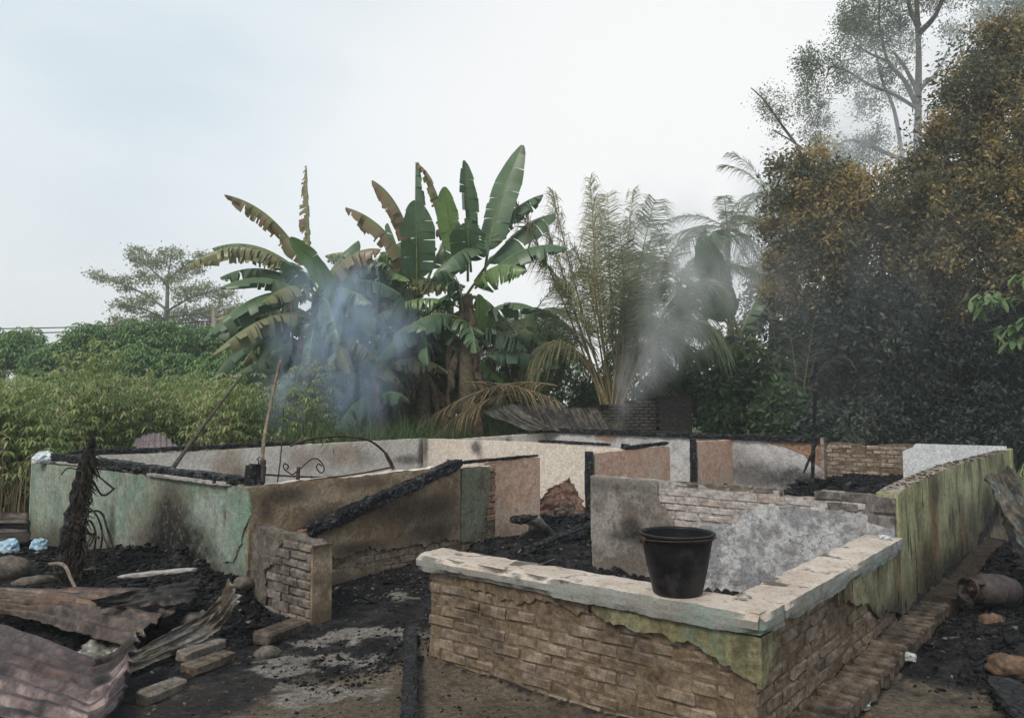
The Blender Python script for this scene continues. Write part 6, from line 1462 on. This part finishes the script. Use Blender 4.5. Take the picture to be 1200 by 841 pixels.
# pale open tree far left
Y7 = 48.0
def A7(x, y, d=0.0): return at(x, y, Y7 + d)
f7 = Vector((A7(195, 460).x, Y7, 0))
L7 = [([f7, A7(194, 400), A7(196, 350), A7(196, 325)], (0.220, 0.077)), ([A7(196, 335), A7(180, 318), A7(160, 300)], (0.077, 0.022)), ([A7(194, 362), A7(170, 345, 2), A7(140, 332, 2), A7(108, 320, 2)], (0.094, 0.022)), ([A7(196, 328), A7(212, 315, 1), A7(238, 296, 1)], (0.077, 0.022)), ([A7(195, 365), A7(222, 350, -2), A7(256, 338, -2)], (0.088, 0.022)),
      ([A7(194, 375), A7(168, 362, -2), A7(140, 358, -2)], (0.072, 0.017)), ([A7(195, 372), A7(230, 368, 2), A7(272, 362, 2)], (0.072, 0.017)), ([A7(196, 330), A7(200, 305), A7(202, 292)], (0.055, 0.017)), ([A7(194, 385), A7(160, 380, 1), A7(125, 378, 1)], (0.055, 0.017))]
E7 = [ell(x, y, Y7 + d, rx, ry, rx) for (x, y, rx, ry, d) in ((112, 322, 11, 5, 2), (130, 328, 12, 5, 2), (148, 332, 12, 7, 2), (165, 303, 14, 9, 0), (158, 295, 8, 5, 0), (182, 308, 14, 9, 0), (200, 300, 14, 10, 0), (172, 325, 14, 8, 2), (235, 300, 12, 5, 1), (222, 315, 16, 9, 1), (205, 328, 14, 8, 0), (150, 358, 18, 9, -2), (170, 350, 16, 8, -2), (182, 372, 18, 9, 0), (150, 378, 18, 8, 1), (215, 345, 18, 9, -2), (240, 340, 18, 8, -2), (262, 345, 14, 10, -2), (255, 365, 20, 10, 2), (220, 370, 20, 9, 2), (280, 365, 12, 10, 2), (130, 385, 16, 8, 1), (205, 390, 20, 8, 0), (148, 340, 8, 4, 2))]
tree('pale_tree', f7, L7, clumps(E7, 520, 34, 0.45, 0.17, 0.45, 0.15, tint_mix(), 0.2, flat=0.6), 'bark_pale', 'haze_pale_leaf', 'pale open far tree with tiered branches on the left horizon', group='far trees on the left')
for (x, y, rx, ry, Y, lab) in ((232, 392, 26, 30, 52, 'bluish far tree right of the pale open tree'), (268, 385, 24, 26, 55, 'far grey green tree behind the pole'), (300, 392, 26, 22, 50, 'far tree behind the drooping banana leaves')):
    f = Vector((at(x, y, Y).x, Y, 0))
    tree('far_tree', f, [([f, at(x, y + ry, Y), at(x, y, Y)], (0.2, 0.06))], clumps([ell(x, y, Y, rx, ry), ell(x - rx * .5, y + ry * .4, Y, rx * .6, ry * .6), ell(x + rx * .5, y + ry * .5, Y, rx * .6, ry * .5)], 130, 26, 0.5, 0.22, 0.45, 0.2, tint_mix(), 0.3), 'bark', 'far_leaf', lab, group='far trees on the left')
cl = clumps([ell(x, 440, 58, 70, 26, 40) for x in range(330, 480, 90)] + [ell(x, 470, 36, 110, 40, 50) for x in range(380, 900, 130)], 520, 30, 0.7, 0.3, 0.45, 0.2, tint_mix(), 0.2)
props(cl.build('far_wood', M['far_leaf']), 'low far off scrub along the horizon', kind='stuff')
# utility pole and line
M['concrete'] = flat_mat('weathered_concrete', (0.30, 0.27, 0.22), 0.9, 0.2, var=0.3, scale=6)
M['wire_black'] = flat_mat('cable_rubber', (0.05, 0.05, 0.055), 0.7)
Yp = 46.0
pb = at(251, 360, Yp)
up = empty('utility_pole', (pb.x, Yp, 0), 0, 'pale slim utility pole standing behind the bushes, right of the far tree', 'utility pole')
mb = MB(); mb.tube([(0, 0, 0), (0, 0, pb.z)], [0.22, 0.13], 10); mb.build('pole', M['concrete'], up, smooth=True)
mb = MB(); mb.box((0, 0, pb.z - .5), (0.9, 0.1, 0.12)); mb.build('crossarm', M['concrete'], up)
w0, w1 = at(-160, 386, 40), Vector((pb.x, Yp, pb.z - 0.9))
for dz, lab in ((0.0, 'upper black power cable crossing the sky at the left'), (-0.28, 'lower black power cable crossing the sky at the left')):
    mb = MB(); mb.tube([w0.lerp(w1, t) - w0 + Vector((0, 0, dz - 0.15 * math.sin(math.pi * t))) for t in np.linspace(0, 1, 16)], 0.034, 5)
    props(mb.build('power_cable', M['wire_black'], None, w0), lab, 'cable', 'power cables at the left')
# houses half hidden behind the bushes
M['rooftile'] = flat_mat('red_tin_roof', (0.30, 0.125, 0.105), 0.8, 0.2, var=0.25, scale=4)
M['housewall'] = flat_mat('pale_house_wall', (0.52, 0.46, 0.38), 0.9, 0.1, var=0.2, scale=3)
M['yellowwall'] = flat_mat('ochre_house_wall', (0.50, 0.36, 0.17), 0.9, 0.1, var=0.2, scale=3)
M['window_dark'] = flat_mat('dark_window_glass', (0.03, 0.035, 0.04), 0.2, 0.5)
def far_house(x0, x1, eave, ridge, Y, wallm, lab):
    a, b = at(x0, eave, Y), at(x1, eave, Y); zr = at(x0, ridge, Y).z; w = b.x - a.x; D = 6.0
    h = empty('far_house', ((a.x + b.x) / 2, Y, 0), 0, lab, 'house', 'houses half hidden beyond the field')
    mb = MB(); mb.box((0, D / 2, a.z / 2), (w * .94, D, a.z)); mb.build('wall', M[wallm], h)
    mb = MB(); e = a.z - 0.05
    mb.add([(-w / 2, -.5, e), (w / 2, -.5, e), (w / 2 - .4, D / 2, zr), (-w / 2 + .4, D / 2, zr), (-w / 2, D + .5, e), (w / 2, D + .5, e)], [(0, 1, 2, 3), (3, 2, 5, 4), (0, 3, 4), (1, 5, 2)])
    rf = mb.build('roof', M['rooftile'], h)
    n = int(w / 0.5); mb = MB()
    for i in range(n): 
        x = -w / 2 + .3 + (w - .6) * i / max(1, n - 1); xi = x * (w - .8) / w
        mb.tube([(x, -.5, e + .03), (xi, D / 2, zr + .03)], 0.03, 4)
    mb.build('roof_ribs', M['rooftile'], rf)
    for sx in (-.28, .22):
        fr = MB(); fr.box((sx * w, -0.02, a.z * .55), (1.1, .08, 1.2)); fo = fr.build('window', M['housewall'], h)
        g = MB(); g.box((sx * w, -0.07, a.z * .55), (.9, .03, 1.0)); g.build('pane', M['window_dark'], fo)
    return h
far_house(40, 140, 412, 397, 60, 'housewall', 'house with a long dull red roof at the left horizon')
far_house(218, 392, 436, 408, 44, 'housewall', 'house with a red roof behind the bushes and the left banana plant')
far_house(150, 262, 466, 452, 33, 'yellowwall', 'low ochre walled hut seen in gaps between bushes and field')

# ------------------------------------------------------------------ brick ruin and shrubs behind the rear wall
hb = hw(10.6, 6.2)
Yr = 17.9
ra, rb2 = at(690, 466, Yr), at(806, 466, Yr + 0.5)
rang = math.atan2(rb2.y - ra.y, rb2.x - ra.x); RL = math.hypot(rb2.x - ra.x, rb2.y - ra.y)
ruin = empty('brick_ruin', (ra.x, ra.y, 0), rang, 'smoke darkened brick outbuilding stub behind the rear wall, right of the palm', 'brick wall')
mb = MB()
steps = [(0, 0.80), (0.25, 0.92), (0.5, 0.97), (0.78, 1.0), (1.0, 1.0)]; tz = ra.z
for (s0, _), (s1, f) in zip(steps, steps[1:]): mb.box(((s0 + s1) / 2 * RL, 0.06, tz * f / 2), ((s1 - s0) * RL, 0.10, tz * f))
mb.build('core', M['mortar_dark'], ruin)
cnt2 = 0; jb = []
BR = brick_set('brick_grey', L=0.22); 
for r in range(int(tz / 0.08)):
    z = 0.08 * (r + .5)
    if z < 0.95: continue
    s = -0.11 * (r % 2)
    while s < RL:
        a_, b_ = max(0, s), min(RL, s + .22); f = prof_at(steps, (a_ + b_) / 2 / RL)
        if b_ - a_ > .06 and z < tz * f - .02:
            o = link('brick', random.choice(BR), ruin, ((a_ + b_) / 2, 0.028 + random.uniform(-.006, .006), z)); o.scale = ((b_ - a_) / .22 * .97, 1, 1); cnt2 += 1
        s += 0.235
mb = MB(); mb.box((RL - 0.42, -0.11, tz / 2 + .02), (0.86, 0.20, tz + .06)); sp_ = mb.build('smoked_pier', M['mortar_dark'], ruin)
for r in range(int(tz / 0.08)):
    z = 0.08 * (r + .5)
    if z < 0.95: continue
    for q in range(4 + r % 2):
        xx = RL - 0.84 + 0.21 * q + (0.105 if r % 2 == 0 else 0); 
        if xx > RL - 0.08: continue
        link('brick', random.choice(brick_set('brick_black', L=0.2)), sp_, (xx, -0.188 + random.uniform(-.006, .006), z))
GSH = 'shrubs behind the rear wall'
SH = ((740, 400, 34, 44, 19.8, 'bright_shrub', 0.13, 'light green shrub just right of the scorched palm'), (640, 420, 34, 40, 19.0, 'bright_shrub', 0.12, 'leafy green shrub between tall banana and scorched palm'), (840, 460, 34, 40, 18.6, 'under', 0.17, 'dark green shrub right of the brick ruin'), (880, 440, 40, 36, 19.0, 'under', 0.2, 'big leaved dark shrub below the broad leaved banana'), (915, 480, 30, 30, 17.6, 'under', 0.2, 'shrub with pale big leaves at the foot of the dark tree'), (790, 455, 34, 22, 19.2, 'under', 0.13, 'scrubby plant behind the brick ruin'), (600, 470, 40, 22, 17.6, 'bright_shrub', 0.12, 'low fresh green shrub in the grass left of the black sheets'), (560, 455, 30, 24, 18.4, 'bright_shrub', 0.12, 'low green shrub behind the tall banana trunk'), (470, 470, 30, 26, 17.8, 'under', 0.14, 'dim shrub between the banana stems in the smoke'), (410, 475, 36, 26, 17.2, 'under', 0.14, 'dim shrub behind the smoke base'), (700, 465, 34, 24, 18.8, 'under', 0.13, 'scrub directly behind the scorched palm foot'), (960, 500, 34, 26, 17.0, 'dark_crown', 0.16, 'dark low shrub below the dark palm'), (520, 440, 24, 24, 19.0, 'bright_shrub', 0.13, 'pale green shrub glimpsed between the banana trunks'))
for (x, y, rx, ry, Y, mt, sz, lab) in SH:
    f = Vector((at(x, y, Y).x, Y, 0)); c = at(x, y, Y)
    tree('shrub', f, [([f, (f + c) / 2 + Vector((.05, 0, 0)), c], (0.04, 0.015))], clumps([ell(x, y, Y, rx, ry, rx), ell(x, y + ry * .8, Y, rx * .9, ry * .7, rx)], 150, 22, 0.22, sz, 0.40, 0.3, tint_mix(), 0.3), 'bark', mt, lab, 'shrub', GSH)

# ------------------------------------------------------------------ smoke and haze
def volume_mat(name, nodes):
    m = bpy.data.materials.new(name); m.use_nodes = True; n = m.node_tree.nodes; n.clear()
    out = n.new('ShaderNodeOutputMaterial'); v = n.new('ShaderNodeVolumePrincipled'); m.node_tree.links.new(v.outputs[0], out.inputs['Volume'])
    nodes(m, n, m.node_tree.links, v); return m
def smoke(name, path, dens, color, label, noise_s, seed, pad=1.0):
    """closed box round a rising plume; path = (world point, radius, density) nodes; density falls off from the path and is broken by noise"""
    P = [Vector(p) for p, r, d in path]; rmax = max(r for _, r, _ in path)
    lo = Vector([min(p[i] - r * pad for p, (_, r, _) in zip(P, path)) for i in range(3)]); hi = Vector([max(p[i] + r * pad for p, (_, r, _) in zip(P, path)) for i in range(3)])
    def nodes(m, n, l, v):
        v.inputs['Color'].default_value = (*color, 1); v.inputs['Anisotropy'].default_value = 0.2
        geo = n.new('ShaderNodeNewGeometry'); pos = geo.outputs['Position']
        nz = n.new('ShaderNodeTexNoise'); nz.inputs['Scale'].default_value = noise_s; nz.inputs['Detail'].default_value = 5; nz.inputs['Distortion'].default_value = 1.5
        mp = n.new('ShaderNodeMapping'); mp.inputs['Location'].default_value = (seed, 0, 0); mp.inputs['Scale'].default_value = (1.25, 1.25, 0.5); mp.inputs['Rotation'].default_value = (0, 0.45, 0)
        l.new(pos, mp.inputs['Vector']); l.new(mp.outputs[0], nz.inputs['Vector'])
        acc = None
        for (p, r, d) in path:
            s = n.new('ShaderNodeVectorMath'); s.operation = 'SUBTRACT'; l.new(pos, s.inputs[0]); s.inputs[1].default_value = p
            ln = n.new('ShaderNodeVectorMath'); ln.operation = 'LENGTH'; l.new(s.outputs[0], ln.inputs[0])
            mr = n.new('ShaderNodeMapRange'); mr.interpolation_type = 'SMOOTHSTEP'; mr.inputs['From Min'].default_value = r; mr.inputs['From Max'].default_value = 0.0; mr.inputs['To Min'].default_value = 0; mr.inputs['To Max'].default_value = d
            l.new(ln.outputs['Value'], mr.inputs['Value'])
            if acc is None: acc = mr.outputs[0]
            else:
                a = n.new('ShaderNodeMath'); a.operation = 'MAXIMUM'; l.new(acc, a.inputs[0]); l.new(mr.outputs[0], a.inputs[1]); acc = a.outputs[0]
        nr = n.new('ShaderNodeMapRange'); nr.inputs['From Min'].default_value = 0.43; nr.inputs['From Max'].default_value = 0.62; l.new(nz.outputs['Fac'], nr.inputs['Value'])
        mu = n.new('ShaderNodeMath'); mu.operation = 'MULTIPLY'; l.new(acc, mu.inputs[0]); l.new(nr.outputs[0], mu.inputs[1])
        m2 = n.new('ShaderNodeMath'); m2.operation = 'MULTIPLY'; l.new(mu.outputs[0], m2.inputs[0]); m2.inputs[1].default_value = dens
        l.new(m2.outputs[0], v.inputs['Density'])
    m = volume_mat(name + '_volume', nodes); m.cycles.volume_step_rate = 0.5
    mb = MB(); mb.box((0, 0, 0), tuple(hi - lo)); return props(mb.build(name, m, None, (lo + hi) / 2), label, kind='stuff')
YS = 13.2
smoke('smoke', [(at(322, 530, YS), 0.30, 2.0), (at(326, 505, YS), 0.42, 1.7), (at(334, 480, YS), 0.6, 0.9), (at(345, 450, YS), 0.9, 0.55), (at(372, 410, YS), 1.2, 0.5), (at(405, 368, YS), 1.3, 0.65), (at(425, 385, YS), 1.2, 0.55), (at(375, 345, YS), 0.9, 0.5), (at(415, 450, YS), 1.2, 0.45), (at(455, 400, YS), 1.0, 0.4)],
      2.6, (0.64, 0.78, 0.98), 'blue smoke drifting up from the left side wall before the bananas', 1.9, 2.0)
YS2 = 16.0
smoke('smoke', [(at(720, 492, YS2), 0.35, 0.9), (at(728, 472, YS2), 0.5, 1.1), (at(738, 453, YS2), 0.62, 1.3), (at(752, 432, YS2), 0.8, 1.2), (at(768, 409, YS2), 1.0, 0.9), (at(790, 375, YS2), 1.35, 0.65), (at(805, 330, YS2), 1.8, 0.5), (at(790, 290, YS2), 1.9, 0.35), (at(750, 270, YS2), 1.7, 0.22), (at(850, 330, YS2), 1.6, 0.3), (at(920, 330, YS2), 2.2, 0.07), (at(1000, 330, YS2), 2.8, 0.05), (at(1080, 340, YS2), 2.8, 0.04), (at(980, 420, YS2), 2.6, 0.04)],
      1.35, (0.93, 0.95, 0.985), 'grey smoke rising beside the scorched palm', 1.0, 9.0)
YS3 = 24.5
smoke('smoke', [(at(1060, 190, YS3), 2.6, 1.0), (at(1000, 160, YS3), 2.4, 0.8), (at(1110, 120, YS3), 2.6, 0.9), (at(1170, 60, YS3), 3.0, 0.9), (at(930, 230, YS3), 2.6, 0.9), (at(900, 300, YS3), 2.6, 0.9), (at(1040, 90, YS3), 2.4, 0.6)],
      0.75, (0.90, 0.93, 0.97), 'thin pale smoke drifting between the browning trees and the tall trees', 0.35, 4.0)
def hz(m, n, l, v):
    v.inputs['Color'].default_value = (0.86, 0.91, 0.97, 1); v.inputs['Density'].default_value = HAZE; v.inputs['Anisotropy'].default_value = 0.1
HAZE = 0.0020
mb = MB(); mb.box((0, 80, 10.95), (374, 316, 26.1))
props(mb.build('haze', volume_mat('thin_smoke_haze', hz)), 'thin smoke haze in the air', kind='stuff')
print('BRICKS', NBRICK, cnt2, 'field', cnt)
